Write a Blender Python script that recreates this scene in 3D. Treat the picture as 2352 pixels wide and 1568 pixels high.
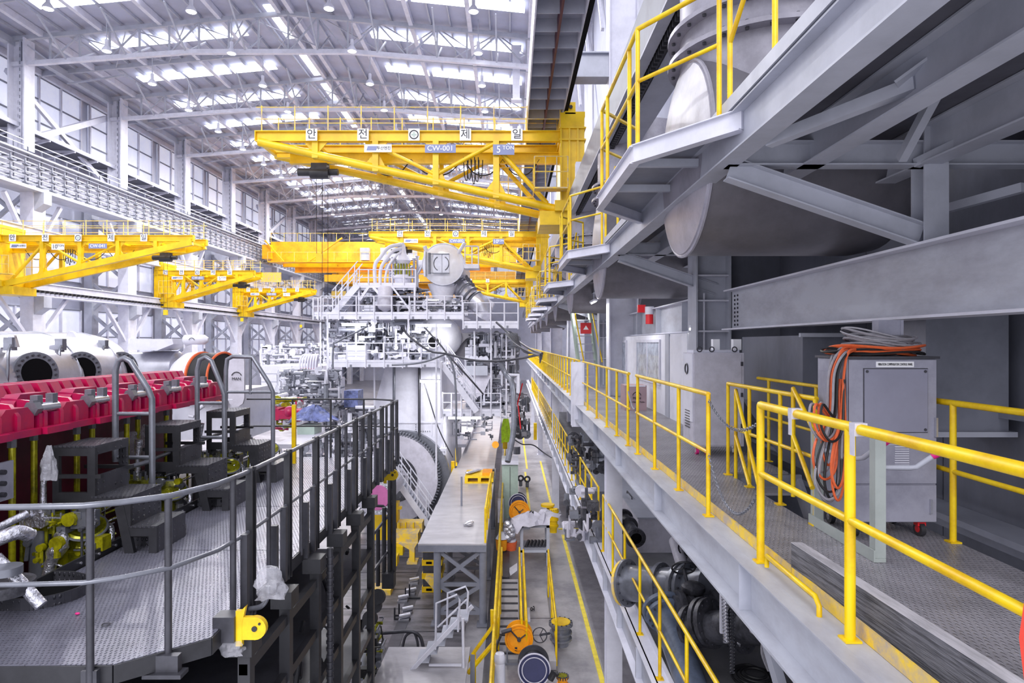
import bpy, bmesh, math, random
from mathutils import Vector as V, Matrix
S = bpy.context.scene
for o in list(bpy.data.objects): bpy.data.objects.remove(o)
COL = S.collection
R = random.Random(7)
# ---------------- camera, world, exposure ----------------
cd = bpy.data.cameras.new('camera'); cam = bpy.data.objects.new('camera', cd); COL.objects.link(cam)
cam.location = (0, 0, 0); cam.rotation_euler = (math.pi/2, 0, 0)
cd.sensor_width = 36; cd.lens = 1500/2352*36; cd.shift_x = 2/2352; cd.shift_y = 4/2352
cd.clip_start = .05; cd.clip_end = 500
S.camera = cam
S.view_settings.view_transform = 'Standard'; S.view_settings.look = 'None'
S.view_settings.gamma = 1; S.view_settings.use_curve_mapping = False
S.view_settings.exposure = 0.35
w = bpy.data.worlds.new('world'); S.world = w; w.use_nodes = True
w.node_tree.nodes['Background'].inputs[0].default_value = (.90, .91, 1, 1)
w.node_tree.nodes['Background'].inputs[1].default_value = 1.15
def sun(name, rot, e, ang):
    l = bpy.data.lights.new(name, 'SUN'); l.energy = e; l.angle = ang; l.color = (1, .98, 1)
    o = bpy.data.objects.new(name, l); COL.objects.link(o); o.rotation_euler = rot; return o
sun('daylight', (math.radians(56), math.radians(-10), 0), 1.5, .5)
# ---------------- helpers ----------------
F = 1500.0; FL = -7.5
def X(px, D): return (px-1174)/F*D
def Z(py, D): return (788-py)/F*D
def P(px, py, D): return V((X(px, D), D, Z(py, D)))
def lin(c): return tuple((x/12.92 if x <= .04045 else ((x+.055)/1.055)**2.4) for x in c)
MATS = {}
def mat(name, c, rough=.5, metal=0., var=.12, vs=3., bump=0., bs=40., emit=0., alpha=1., spec=.5, kind=None, c2=None, stretch=None):
    m = bpy.data.materials.new(name); m.use_nodes = True; nt = m.node_tree; N = nt.nodes; L = nt.links
    b = N['Principled BSDF']; c = lin(c)
    b.inputs['Base Color'].default_value = (*c, 1); b.inputs['Roughness'].default_value = rough
    b.inputs['Metallic'].default_value = metal
    b.inputs['Specular IOR Level'].default_value = spec
    if emit:
        b.inputs['Emission Color'].default_value = (*c, 1); b.inputs['Emission Strength'].default_value = emit
    if alpha < 1: b.inputs['Alpha'].default_value = alpha
    tc = N.new('ShaderNodeTexCoord'); co = tc.outputs['Object']
    if stretch:
        mp = N.new('ShaderNodeMapping'); mp.inputs['Scale'].default_value = stretch; L.new(co, mp.inputs[0]); co2 = mp.outputs[0]
    else: co2 = co
    if var:
        n = N.new('ShaderNodeTexNoise'); n.inputs['Scale'].default_value = vs; n.inputs['Detail'].default_value = 6
        n.inputs['Roughness'].default_value = .7
        L.new(co2, n.inputs['Vector'])
        r = N.new('ShaderNodeValToRGB'); L.new(n.outputs['Fac'], r.inputs[0])
        d = lin(c2) if c2 else tuple(x*(1-var*2.2) for x in c)
        r.color_ramp.elements[0].position = .36; r.color_ramp.elements[0].color = (*d, 1)
        r.color_ramp.elements[1].position = .58; r.color_ramp.elements[1].color = (*[min(1, x*(1+var*.35)) for x in c], 1)
        L.new(r.outputs[0], b.inputs['Base Color'])
    if kind == 'checker':      # raised tread pattern
        outs = []
        for ang in (.785, -.785):
            mp = N.new('ShaderNodeMapping'); mp.inputs['Rotation'].default_value = (0, 0, ang); mp.inputs['Scale'].default_value = (1, .45, .5)
            L.new(co, mp.inputs[0]); vo = N.new('ShaderNodeTexVoronoi'); vo.inputs['Scale'].default_value = bs
            vo.inputs['Randomness'].default_value = 0.15
            L.new(mp.outputs[0], vo.inputs['Vector']); mr = N.new('ShaderNodeMapRange')
            mr.inputs['From Min'].default_value = .18; mr.inputs['From Max'].default_value = .34
            mr.inputs['To Min'].default_value = 1; mr.inputs['To Max'].default_value = 0
            L.new(vo.outputs['Distance'], mr.inputs['Value']); outs.append(mr.outputs[0])
        mx = N.new('ShaderNodeMath'); mx.operation = 'MULTIPLY'; L.new(outs[0], mx.inputs[0]); mx.inputs[1].default_value = 1
        bu = N.new('ShaderNodeBump'); bu.inputs['Strength'].default_value = bump; bu.inputs['Distance'].default_value = .01
        L.new(mx.outputs[0], bu.inputs['Height']); L.new(bu.outputs[0], b.inputs['Normal'])
        mr = N.new('ShaderNodeMapRange'); L.new(mx.outputs[0], mr.inputs[0])
        mr.inputs['To Min'].default_value = rough; mr.inputs['To Max'].default_value = rough*.55
        L.new(mr.outputs[0], b.inputs['Roughness'])
    elif kind == 'ribs':
        wv = N.new('ShaderNodeTexWave'); wv.inputs['Scale'].default_value = bs; wv.bands_direction = 'Y'; L.new(co, wv.inputs['Vector'])
        bu = N.new('ShaderNodeBump'); bu.inputs['Strength'].default_value = bump; bu.inputs['Distance'].default_value = .03
        L.new(wv.outputs['Fac'], bu.inputs['Height']); L.new(bu.outputs[0], b.inputs['Normal'])
    elif bump:
        n = N.new('ShaderNodeTexNoise'); n.inputs['Scale'].default_value = bs; n.inputs['Detail'].default_value = 4; L.new(co2, n.inputs['Vector'])
        bu = N.new('ShaderNodeBump'); bu.inputs['Strength'].default_value = bump; bu.inputs['Distance'].default_value = .02
        L.new(n.outputs['Fac'], bu.inputs['Height']); L.new(bu.outputs[0], b.inputs['Normal'])
    MATS[name] = m; return m
M = dict(
 steel=mat('painted_steel', (.70, .71, .76), .5, 0, .07, 1.2),
 steelw=mat('white_steel', (.84, .84, .89), .5, 0, .06, 1.5),
 steeld=mat('mid_grey_steel', (.50, .51, .56), .45, 0, .10, 1.2),  # plain grey, darker than the painted steel
 duct=mat('duct_metal', (.46, .45, .48), .38, .25, .10, 1.5),
 ductw=mat('bright_duct_metal', (.63, .62, .67), .38, .15, .12, 2.),
 beamscuff=mat('scuffed_grey_paint', (.70, .71, .75), .45, 0, .14, 1.6, stretch=(1, .45, 1.2), c2=(.62, .62, .66)),
 roof=mat('roof_sheet', (.70, .71, .79), .6, 0, .06, .5),
 clad=mat('wall_cladding', (.76, .77, .84), .6, 0, .05, .5, bump=.5, bs=6, kind='ribs'),
 glow=mat('daylit_sheet', (.97, .98, 1), .5, 0, 0, emit=2.4),
 pane=mat('translucent_panel', (.82, .83, .90), .5, 0, .05, .6, emit=.42),
 yel=mat('yellow_paint', (.94, .80, .04), .38, 0, .07, 2.5, c2=(.84, .66, .03)),
 yelcr=mat('crane_yellow_paint', (.93, .77, .04), .4, 0, .06, 1.0, c2=(.84, .68, .02)),
 yelworn=mat('worn_yellow_paint', (.93, .78, .20), .5, 0, .2, 5, c2=(.72, .66, .60)),
 yelg=mat('green_yellow_oiled_brass', (.60, .60, .12), .22, .4, .3, 8, c2=(.28, .27, .08)),
 orange=mat('orange_paint', (.96, .62, .05), .4, 0, .08, 4),
 deck=mat('tread_plate_floor', (.56, .55, .58), .42, .1, .14, 1.6, bump=.9, bs=36, kind='checker'),
 deckl=mat('tread_plate_grey', (.48, .48, .54), .34, .3, .10, 1.6, bump=.9, bs=40, kind='checker'),
 tread=mat('black_tread_plate', (.30, .30, .33), .36, .4, .12, 5, bump=1., bs=30, kind='checker'),
 black=mat('black_steel', (.20, .20, .22), .42, .2, .15, 3),
 dk=mat('dark_grey_steel', (.28, .28, .31), .4, .3, .15, 3),
 pipe=mat('grey_pipe', (.48, .49, .53), .3, .4, .1, 5),
 rust=mat('dark_oily_casting', (.30, .30, .33), .45, .3, .3, 6, bump=.3, bs=20),
 bluep=mat('blue_grey_pipe', (.38, .42, .50), .38, .1, .2, 3, stretch=(1, 1, .3)),
 white=mat('white_machine_paint', (.85, .85, .90), .3, 0, .05, 3),
 gloss=mat('gloss_white_paint', (.92, .92, .95), .14, .1, .04, 2),
 yelbr=mat('bridge_crane_warm_lit_yellow', (.96, .71, .04), .4, 0, .06, 1.0, c2=(.88, .60, .03)),  # crane yellow with warm light put into the colour
 silver=mat('silver_lagging', (.76, .76, .80), .27, .6, .08, 2.5, bump=.12, bs=3),
 foil=mat('crumpled_foil', (.82, .82, .86), .22, .8, .2, 14, bump=1, bs=22),
 red=mat('crimson_casting', (.69, .03, .27), .36, 0, .16, 3, c2=(.56, .06, .30)),
 rod=mat('oiled_yellow_rod', (.74, .72, .10), .22, .3, .12, 6, c2=(.50, .48, .08)),
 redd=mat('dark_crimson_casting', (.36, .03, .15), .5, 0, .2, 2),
 hole=mat('dark_interior', (.05, .05, .06), .9, 0, 0, spec=.1),
 cab=mat('cabinet_grey', (.60, .60, .66), .42, 0, .05, 2, c2=(.52, .52, .58)),
 cabl=mat('cabinet_pale_grey', (.78, .77, .82), .45, 0, .08, 3),
 stand=mat('grey_green_paint', (.64, .67, .66), .4, 0, .06, 3),
 pan=mat('panel_grey', (.54, .54, .61), .42, 0, .04, 2),
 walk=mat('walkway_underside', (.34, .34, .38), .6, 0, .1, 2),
 green=mat('pale_green_paint', (.66, .73, .69), .4, 0, .06, 3),
 lime=mat('lime_tarpaulin', (.78, .95, .10), .5, 0, .15, 6),
 blue=mat('navy_drum_paint', (.20, .21, .36), .38, 0, .08, 4),
 tarp=mat('blue_tarpaulin', (.42, .46, .66), .45, 0, .3, 5, bump=.8, bs=8),
 pink=mat('mauve_cap', (.74, .40, .62), .5, 0, .06, 4),
 mag=mat('magenta_rubber', (.85, .12, .50), .4, 0, .05),
 cable=mat('black_cable', (.12, .12, .13), .5, 0, 0),
 cableg=mat('grey_cable', (.58, .57, .60), .5, 0, .08, 20),
 cableo=mat('orange_cable', (.88, .40, .22), .5, 0, .06, 20),
 wood=mat('weathered_plank', (.42, .42, .45), .7, 0, .3, 4, bump=.5, bs=10, c2=(.22, .22, .25), stretch=(8, .6, 14)),
 woodt=mat('plank_edge', (.74, .73, .76), .7, 0, .15, 4, stretch=(4, .6, 4)),
 conc=mat('grey_floor', (.66, .65, .67), .38, 0, .12, .8, c2=(.52, .51, .54)),
 concd=mat('dark_grey_floor', (.42, .42, .44), .5, 0, .15, 1.2),
 bed=mat('steel_bed_plate', (.47, .46, .49), .35, .2, .25, 1.1, c2=(.27, .27, .29), stretch=(.6, 2, 1)),
 table=mat('worn_plate_top', (.74, .73, .75), .3, .25, .09, 1.3, stretch=(.8, 1.6, 1)),
 line=mat('yellow_floor_line', (.95, .86, .25), .5, 0, .1, 4),
 card=mat('cardboard', (.68, .58, .60), .7, 0, .06, 4),
 sign=mat('white_sign', (.93, .93, .95), .5, 0, 0),
 signb=mat('blue_grey_sign', (.50, .53, .68), .5, 0, 0),
 ink=mat('black_lettering', (.10, .10, .12), .5, 0, 0),
 inkw=mat('white_lettering', (.97, .97, .97), .5, 0, 0),
 redl=mat('red_paint', (.85, .12, .16), .4, 0, .05),
 strap=mat('red_strap', (.90, .28, .22), .6, 0, .05),
 maroon=mat('maroon_bar', (.30, .10, .16), .5, 0, 0),
 chrome=mat('bright_steel', (.80, .80, .83), .22, .8, .05, 5),
 wall=mat('blue_grey_panel', (.42, .43, .48), .5, 0, .12, 1.0, stretch=(1, 1, .5)),
 office=mat('white_partition', (.90, .90, .94), .5, 0, .06, 1.5),
 lamp=mat('lit_lamp', (1, 1, 1), .5, 0, 0, emit=9),
 poly=mat('clear_polythene', (.80, .80, .84), .2, 0, .15, 8, alpha=.36, bump=1, bs=14),
 tpl=mat('window_glass', (.75, .78, .84), .08, 0, .2, 4),
)
ORG = {}
class MB:
    def __init__(s): s.v = []; s.f = []
    def add(s, vs, fs):
        n = len(s.v); s.v += [tuple(v) for v in vs]; s.f += [tuple(i+n for i in f) for f in fs]; return s
    def box(s, x0, x1, y0, y1, z0, z1):
        s.k = getattr(s, 'k', 0)+1; e = (s.k % 9)*.00017; x0, x1 = min(x0, x1)+e, max(x0, x1)-e; y0, y1 = min(y0, y1)+e, max(y0, y1)-e; z0, z1 = min(z0, z1)+e, max(z0, z1)-e
        return s.add([(x, y, z) for x in (x0, x1) for y in (y0, y1) for z in (z0, z1)],
            [(0,1,3,2),(4,6,7,5),(0,4,5,1),(2,3,7,6),(0,2,6,4),(1,5,7,3)])
    def bar(s, p, q, w, h, up=(0, 0, 1)):
        p = V(p); q = V(q); d = (q-p)
        if d.length < 1e-6: return s
        d.normalize(); u = V(up)
        if abs(d.dot(u)) > .98: u = V((0, 1, 0)) if abs(d.y) < .9 else V((1, 0, 0))
        s.k = getattr(s, 'k', 0)+1; e = (s.k % 9)*.0004; a = d.cross(u).normalized()*(w/2-e*.4); b = a.cross(d).normalized()*(h/2-e*.4)
        return s.add([p-a-b, p+a-b, p+a+b, p-a+b, q-a-b, q+a-b, q+a+b, q-a+b],
            [(0,1,2,3),(4,7,6,5),(0,4,5,1),(1,5,6,2),(2,6,7,3),(3,7,4,0)])
    def ib(s, p, q, w, h, t=.02, up=(0, 0, 1)):       # I-beam centred on p-q
        p = V(p); q = V(q); d = (q-p).normalized(); u = V(up)
        if abs(d.dot(u)) > .98: u = V((0, 1, 0))
        a = d.cross(u).normalized(); b = a.cross(d).normalized()
        if b.dot(V(up)) < 0: b = -b
        s.bar(p, q, t, h-t*2, b)
        for k in (-1, 1): s.bar(p+b*k*(h/2-t/2), q+b*k*(h/2-t/2), w, t, b)
        return s
    def tube(s, pts, r, n=8, cap=True, closed=False):
        pts = [V(p) for p in pts]; m = len(pts); rs = r if isinstance(r, (list, tuple)) else [r]*m
        base = len(s.v); a = None
        for i, p in enumerate(pts):
            if closed: d = (pts[(i+1) % m]-pts[i-1])
            else: d = pts[min(i+1, m-1)]-pts[max(i-1, 0)]
            d.normalize()
            if a is None:
                a = d.cross(V((0, 0, 1)))
                if a.length < .1: a = d.cross(V((0, 1, 0)))
            a = (a-d*a.dot(d))
            if a.length < 1e-4: a = d.cross(V((1, 0, 0)))
            a.normalize(); b = d.cross(a)
            k = 1.
            if not closed and 0 < i < m-1:
                c = (pts[i]-pts[i-1]).normalized().dot((pts[i+1]-pts[i]).normalized())
                k = 1/max(.5, math.sqrt(max(.01, (1+c)/2)))
            for j in range(n):
                t = 2*math.pi*j/n; s.v.append(tuple(p+(a*math.cos(t)+b*math.sin(t))*rs[i]*(k if k < 1.05 else 1)))
        for i in range(m if closed else m-1):
            for j in range(n):
                x = base+i*n; y = base+((i+1) % m)*n
                s.f.append((x+j, x+(j+1) % n, y+(j+1) % n, y+j))
        if cap and not closed:
            s.f.append(tuple(base+j for j in range(n))[::-1]); s.f.append(tuple(base+(m-1)*n+j for j in range(n)))
        return s
    def cyl(s, p, q, r, n=16, r2=None): return s.tube([p, q], [r, r if r2 is None else r2], n)
    def lathe(s, o, ax, prof, n=24):
        o = V(o); ax = V(ax).normalized(); a = ax.cross(V((0, 0, 1)))
        if a.length < .1: a = ax.cross(V((0, 1, 0)))
        a.normalize(); b = ax.cross(a); base = len(s.v)
        for t, r in prof:
            for j in range(n):
                u = 2*math.pi*j/n; s.v.append(tuple(o+ax*t+(a*math.cos(u)+b*math.sin(u))*max(r, 1e-4)))
        for i in range(len(prof)-1):
            for j in range(n):
                x = base+i*n; y = x+n; s.f.append((x+j, x+(j+1) % n, y+(j+1) % n, y+j))
        if prof[0][1] > 1e-3: s.f.append(tuple(base+j for j in range(n))[::-1])
        if prof[-1][1] > 1e-3: s.f.append(tuple(base+(len(prof)-1)*n+j for j in range(n)))
        return s
    def ring(s, c, ax, r, t, n=24, m=6):
        ax = V(ax).normalized(); a = ax.cross(V((0, 0, 1)))
        if a.length < .1: a = ax.cross(V((0, 1, 0)))
        a.normalize(); b = ax.cross(a); c = V(c)
        return s.tube([c+(a*math.cos(2*math.pi*i/n)+b*math.sin(2*math.pi*i/n))*r for i in range(n)], t, m, closed=True)
    def prism(s, poly, vec):
        n = len(poly); vec = V(vec); base = [V(p) for p in poly]
        return s.add(base+[p+vec for p in base], [tuple(range(n))[::-1], tuple(range(n, 2*n))]+[(i, (i+1) % n, (i+1) % n+n, i+n) for i in range(n)])
    def sph(s, c, r, n=12, sc=(1, 1, 1)):
        c = V(c); base = len(s.v); m = n//2
        for i in range(m+1):
            for j in range(n):
                a = math.pi*i/m; t = 2*math.pi*j/n
                s.v.append((c.x+r*sc[0]*math.sin(a)*math.cos(t), c.y+r*sc[1]*math.sin(a)*math.sin(t), c.z+r*sc[2]*math.cos(a)))
        for i in range(m):
            for j in range(n): s.f.append((base+i*n+j, base+i*n+(j+1) % n, base+(i+1)*n+(j+1) % n, base+(i+1)*n+j))
        return s
    def bolts(s, c, ax, r, k, br=.02, h=.03):
        ax = V(ax).normalized(); a = ax.cross(V((0, 0, 1)))
        if a.length < .1: a = ax.cross(V((0, 1, 0)))
        a.normalize(); b = ax.cross(a); c = V(c)
        for i in range(k):
            t = 2*math.pi*(i+.5)/k; p = c+(a*math.cos(t)+b*math.sin(t))*r; s.cyl(p-ax*h, p+ax*h, br, 6)
        return s
    def build(s, name, m, parent=None, label=None, cat=None, group=None, kind=None, org=None):
        me = bpy.data.meshes.new(name)
        if parent is not None: o0 = ORG[parent.name]
        elif org is not None: o0 = V(org)
        else:
            xs = [v[0] for v in s.v]; ys = [v[1] for v in s.v]; zs = [v[2] for v in s.v]
            o0 = V(((min(xs)+max(xs))/2, (min(ys)+max(ys))/2, min(zs)))
        me.from_pydata([(v[0]-o0.x, v[1]-o0.y, v[2]-o0.z) for v in s.v], [], s.f)
        bm = bmesh.new(); bm.from_mesh(me); bmesh.ops.remove_doubles(bm, verts=bm.verts, dist=1e-5)
        bmesh.ops.recalc_face_normals(bm, faces=bm.faces); bm.to_mesh(me); bm.free()
        me.polygons.foreach_set('use_smooth', [True]*len(me.polygons)); me.set_sharp_from_angle(angle=math.radians(50))
        me.materials.append(M[m] if isinstance(m, str) else m)
        o = bpy.data.objects.new(name, me); COL.objects.link(o)
        if parent is not None: o.parent = parent
        else: o.location = o0
        ORG[o.name] = o0
        tag(o, label, cat, group, kind); return o
def tag(o, label=None, cat=None, group=None, kind=None):
    if label: o['label'] = label
    if cat: o['category'] = cat
    if group: o['group'] = group
    if kind: o['kind'] = kind
    return o
def thing(name, label, cat, loc=(0, 0, 0), group=None):
    o = bpy.data.objects.new(name, None); COL.objects.link(o); o.location = loc; ORG[o.name] = V(loc); o.empty_display_size = .2
    return tag(o, label, cat, group)
def copyt(o, loc=None, rz=None, sc=None, label=None, parent=None, group=None):
    c = o.copy(); COL.objects.link(c)
    if parent is not None: c.parent = parent
    if loc is not None: c.location = loc
    if rz is not None: c.rotation_euler = (0, 0, rz)
    if sc is not None: c.scale = (sc, sc, sc) if not isinstance(sc, tuple) else sc
    if label: c['label'] = label
    if group: c['group'] = group
    for ch in list(o.children): copyt(ch, parent=c)
    return c
def struct(mb, name, m, parent=None): return mb.build(name, m, parent, kind=None if parent is not None else 'structure')
def text(s, size, m, parent, loc, rot, name='lettering', ext=.004, sx=1.):
    cu = bpy.data.curves.new('t', 'FONT'); cu.body = s; cu.size = size; cu.extrude = ext; cu.align_x = 'CENTER'; cu.align_y = 'CENTER'
    cu.resolution_u = 3
    t = bpy.data.objects.new('t', cu); COL.objects.link(t); bpy.context.view_layer.update()
    me = bpy.data.meshes.new_from_object(t.evaluated_get(bpy.context.evaluated_depsgraph_get()))
    bpy.data.objects.remove(t); me.materials.clear(); me.materials.append(M[m])
    o = bpy.data.objects.new(name, me); COL.objects.link(o)
    o.parent = parent; o.location = V(loc)-ORG[parent.name]; o.rotation_euler = rot; o.scale = (sx, 1, 1); ORG[o.name] = ORG[parent.name]
    return o
FACE = (math.pi/2, 0, 0)      # lettering that faces the camera
def arc(c, r, a0, a1, n, ax='xz'):
    out = []
    for i in range(n+1):
        t = math.radians(a0+(a1-a0)*i/n); u = r*math.cos(t); v = r*math.sin(t); c = V(c)
        out.append(c+(V((u, 0, v)) if ax == 'xz' else V((0, u, v)) if ax == 'yz' else V((u, v, 0))))
    return out
ORD = ['nearest', 'second nearest', 'third nearest', 'fourth nearest', 'fifth nearest', 'sixth nearest', 'seventh nearest', 'eighth nearest', 'ninth nearest', 'tenth nearest', 'eleventh nearest', 'twelfth nearest', 'thirteenth nearest', 'fourteenth nearest', 'fifteenth nearest', 'sixteenth nearest']
def bez(pts, n=8):            # smooth curve through points
    pts = [V(p) for p in pts]; out = []; P0 = [pts[0]]+pts+[pts[-1]]
    for i in range(1, len(P0)-2):
        a, b, c, d = P0[i-1:i+3]
        for k in range(n):
            t = k/n; out.append(.5*((2*b)+(c-a)*t+(2*a-5*b+4*c-d)*t*t+(3*b-a-3*c+d)*t**3))
    out.append(pts[-1]); return out
# ---------------- hall shell ----------------
Y0, Y1 = 24, 132
m = MB().box(-34, 12, 1.5, Y1, FL-.3, FL); struct(m, 'floor', 'conc')
# roof: two pitches, purlins, skylights
RX, RZ, LX, EX, EZ = -14., 20.9, -33.5, 4.5, 19.0
def roofz(x): return RZ-(RZ-EZ)*((RX-x)/(RX-LX) if x < RX else (x-RX)/(EX-RX))
for nm, a, b in (('ceiling', LX, RX), ('ceiling', RX, EX)):
    m = MB().prism([(a, Y0, roofz(a)), (b, Y0, roofz(b)), (b, Y0, roofz(b)+.2), (a, Y0, roofz(a)+.2)], (0, Y1-Y0, 0))
    c = struct(m, nm, 'roof')
    n = 0; x = RX-.4 if b == RX else RX+.4; k = 0
    while a+.5 < x < b-.3 or (b != RX and x < b-.3 and x > a):
        z = roofz(x); big = k % 3 == 0
        m = MB()
        if big: m.box(x-.13, x+.13, Y0, Y1, z-.42, z-.02)
        else: m.box(x-.045, x+.045, Y0, Y1, z-.2, z-.02)
        m.build('purlin', 'steelw' if big else 'steel', c)
        k += 1; x += -1.23 if b == RX else 1.23
nw = 0
for k in range(17):
    y = 36.9+5.3*k
    for (a, b) in ((-27.4, -17.2), (-9.3, .9)):
        for j in range(3):
            w0 = a+(b-a)*j/3+.12; w1 = a+(b-a)*(j+1)/3-.12; nw += 1
            m = MB().prism([(w0, y, roofz(w0)-.26), (w1, y, roofz(w1)-.26), (w1, y, roofz(w1)-.22), (w0, y, roofz(w0)-.22)], (0, .95, 0))
            struct(m, 'window_%d' % nw, 'glow')
for k in range(16):
    nw += 1; y = 34+6.1*k
    m = MB().prism([(-15.25, y, roofz(-15.25)-.06), (-14.6, y, roofz(-14.6)-.06), (-14.6, y, roofz(-14.6)-.02), (-15.25, y, roofz(-15.25)-.02)], (0, 4.4, 0))
    struct(m, 'window_%d' % nw, 'glow')
TR = [30.6+10*k for k in range(11)]
def chord(x): 
    if x < -19.9: return 17.3+.8*(x+31)/11.1
    if x < -10: return 18.1
    return 18.1-1.0*(x+10)/12.
tproto = None
for k, y in enumerate(TR):
    if tproto is None:
        t = thing('roof_truss', 'white arched steel roof truss spanning the hall, %s to the camera' % ORD[k], 'roof truss', (RX, y, 17), 'roof trusses'); tproto = t
        m = MB()
        pts = [(-31, y, roofz(-31)-.35), (RX, y, roofz(RX)-.4), (2.4, y, roofz(2.4)-.35)]
        m.bar(pts[0], pts[1], .22, .26); m.bar(pts[1], pts[2], .22, .26); m.build('top_chord', 'steel', t)
        m = MB(); bp = [(-31, y, 17.3), (-19.9, y, 18.1), (-10, y, 18.1), (2.4, y, 17.05)]
        for i in range(3): m.bar(bp[i], bp[i+1], .26, .26)
        m.build('bottom_chord', 'steelw', t)
        m = MB(); x = -30.5; i = 0
        while x < 1.6:
            z0 = chord(x); z1 = roofz(x)-.45; x2 = x+1.85; m.bar((x, y, z0), (x, y, z1), .1, .1)
            if i % 2: m.bar((x, y, z0), (x2, y, roofz(x2)-.45), .08, .08)
            else: m.bar((x, y, z1), (x2, y, chord(x2)), .08, .08)
            x = x2; i += 1
        m.build('web_members', 'steel', t)
        m = MB()
        for x in (-27.6, -23.9, -20.2, -16.5, -12, -8.3, -4.6, -.9):
            for s in (-1, 1): m.bar((x, y, chord(x)), (x, y+s*2.6, roofz(x)-.4), .09, .09)
            m.bar((x, y, roofz(x)-.35), (x+3.7, y+5, roofz(x+3.7)-.35), .06, .06); m.bar((x+3.7, y, roofz(x+3.7)-.35), (x, y+5, roofz(x)-.35), .06, .06)
        m.build('stay_braces', 'steel', t)
    else: copyt(tproto, (RX, y, 17), label='white arched steel roof truss spanning the hall, %s to the camera' % ORD[k])
rp = None
for k in range(10):
    y = 35.6+10*k; L = 'single white roof rafter between two trusses, %s to the camera' % ORD[k]
    if rp is None:
        m = MB(); m.bar((-33, y, roofz(-33)-.3), (RX, y, RZ-.3), .16, .3); m.bar((RX, y, RZ-.3), (3, y, roofz(3)-.3), .16, .3)
        m.bar((-31, y, 18.1), (-27, y, 18.7), .1, .1)
        rp = m.build('roof_rafter', 'steel', None, L, 'roof beam', 'intermediate roof rafters', org=(RX, y, 18))
    else: copyt(rp, (RX, y, 18), label=L)
# high bay lamps
lp = None; i = 0
for k in range(12):
    for q, x in enumerate((-24.4, -17, -9.6, -2)):
        y = 34.7+5*k-(.0 if q % 2 else .3); z = 17.6
        L = 'white bell shaped high bay lamp, %s row, %s from the left wall' % (ORD[k], ('first', 'second', 'third', 'fourth')[q])
        if lp is None:
            lp = thing('high_bay_lamp', L, 'ceiling lamp', (x, y, z), 'high bay lamps under the roof')
            MB().tube([(x, y, z+.7), (x, y, z+2.2)], .025, 6).build('suspension_rod', 'steel', lp)
            MB().lathe((x, y, z), (0, 0, 1), [(0, .29), (.12, .26), (.3, .14), (.36, .10), (.7, .10), (.75, .02)], 14).build('lamp_shade', 'steelw', lp)
            MB().lathe((x, y, z), (0, 0, 1), [(-.02, .23), (.0, .24)], 12).build('lit_lens', 'lamp', lp)
            o = lp
        else: o = copyt(lp, (x, y, z), label=L)
        if k % 2 == 0:
            l = bpy.data.lights.new('lamp_glow', 'AREA'); l.shape = 'DISK'; l.size = .7; l.energy = 900; l.color = (1, .99, 1)
            lo = bpy.data.objects.new('lamp_glow', l); COL.objects.link(lo); lo.location = (x, y, z-.06)
# left wall
m = MB().box(-33.8, -33.3, 20, Y1, FL, 19.2); struct(m, 'wall_left', 'clad')
BAY = [30.6+10*k for k in range(11)]
for k in range(10):
    y0 = BAY[k]+.75; y1 = BAY[k+1]-.35
    for (z0, z1, rows) in ((13.9, 18.7, 3), (4.6, 9.2, 2), (-1.5, 2.5, 2)):
        nw += 1; m = MB().box(-33.3, -33.2, y0, y1, z0, z1); wo = struct(m, 'window_%d' % nw, 'pane')
        m = MB()
        for j in range(5):
            y = y0+(y1-y0)*j/4; m.box(-33.2, -33.05, y-.07, y+.07, z0, z1)
        m.build('window_frame', 'steelw', wo); m = MB()
        for j in range(rows+1):
            z = z0+(z1-z0)*j/rows; m.box(-33.2, -33.1, y0, y1, z-.045, z+.045)
        m.build('window_rail', 'steeld', wo)
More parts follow.
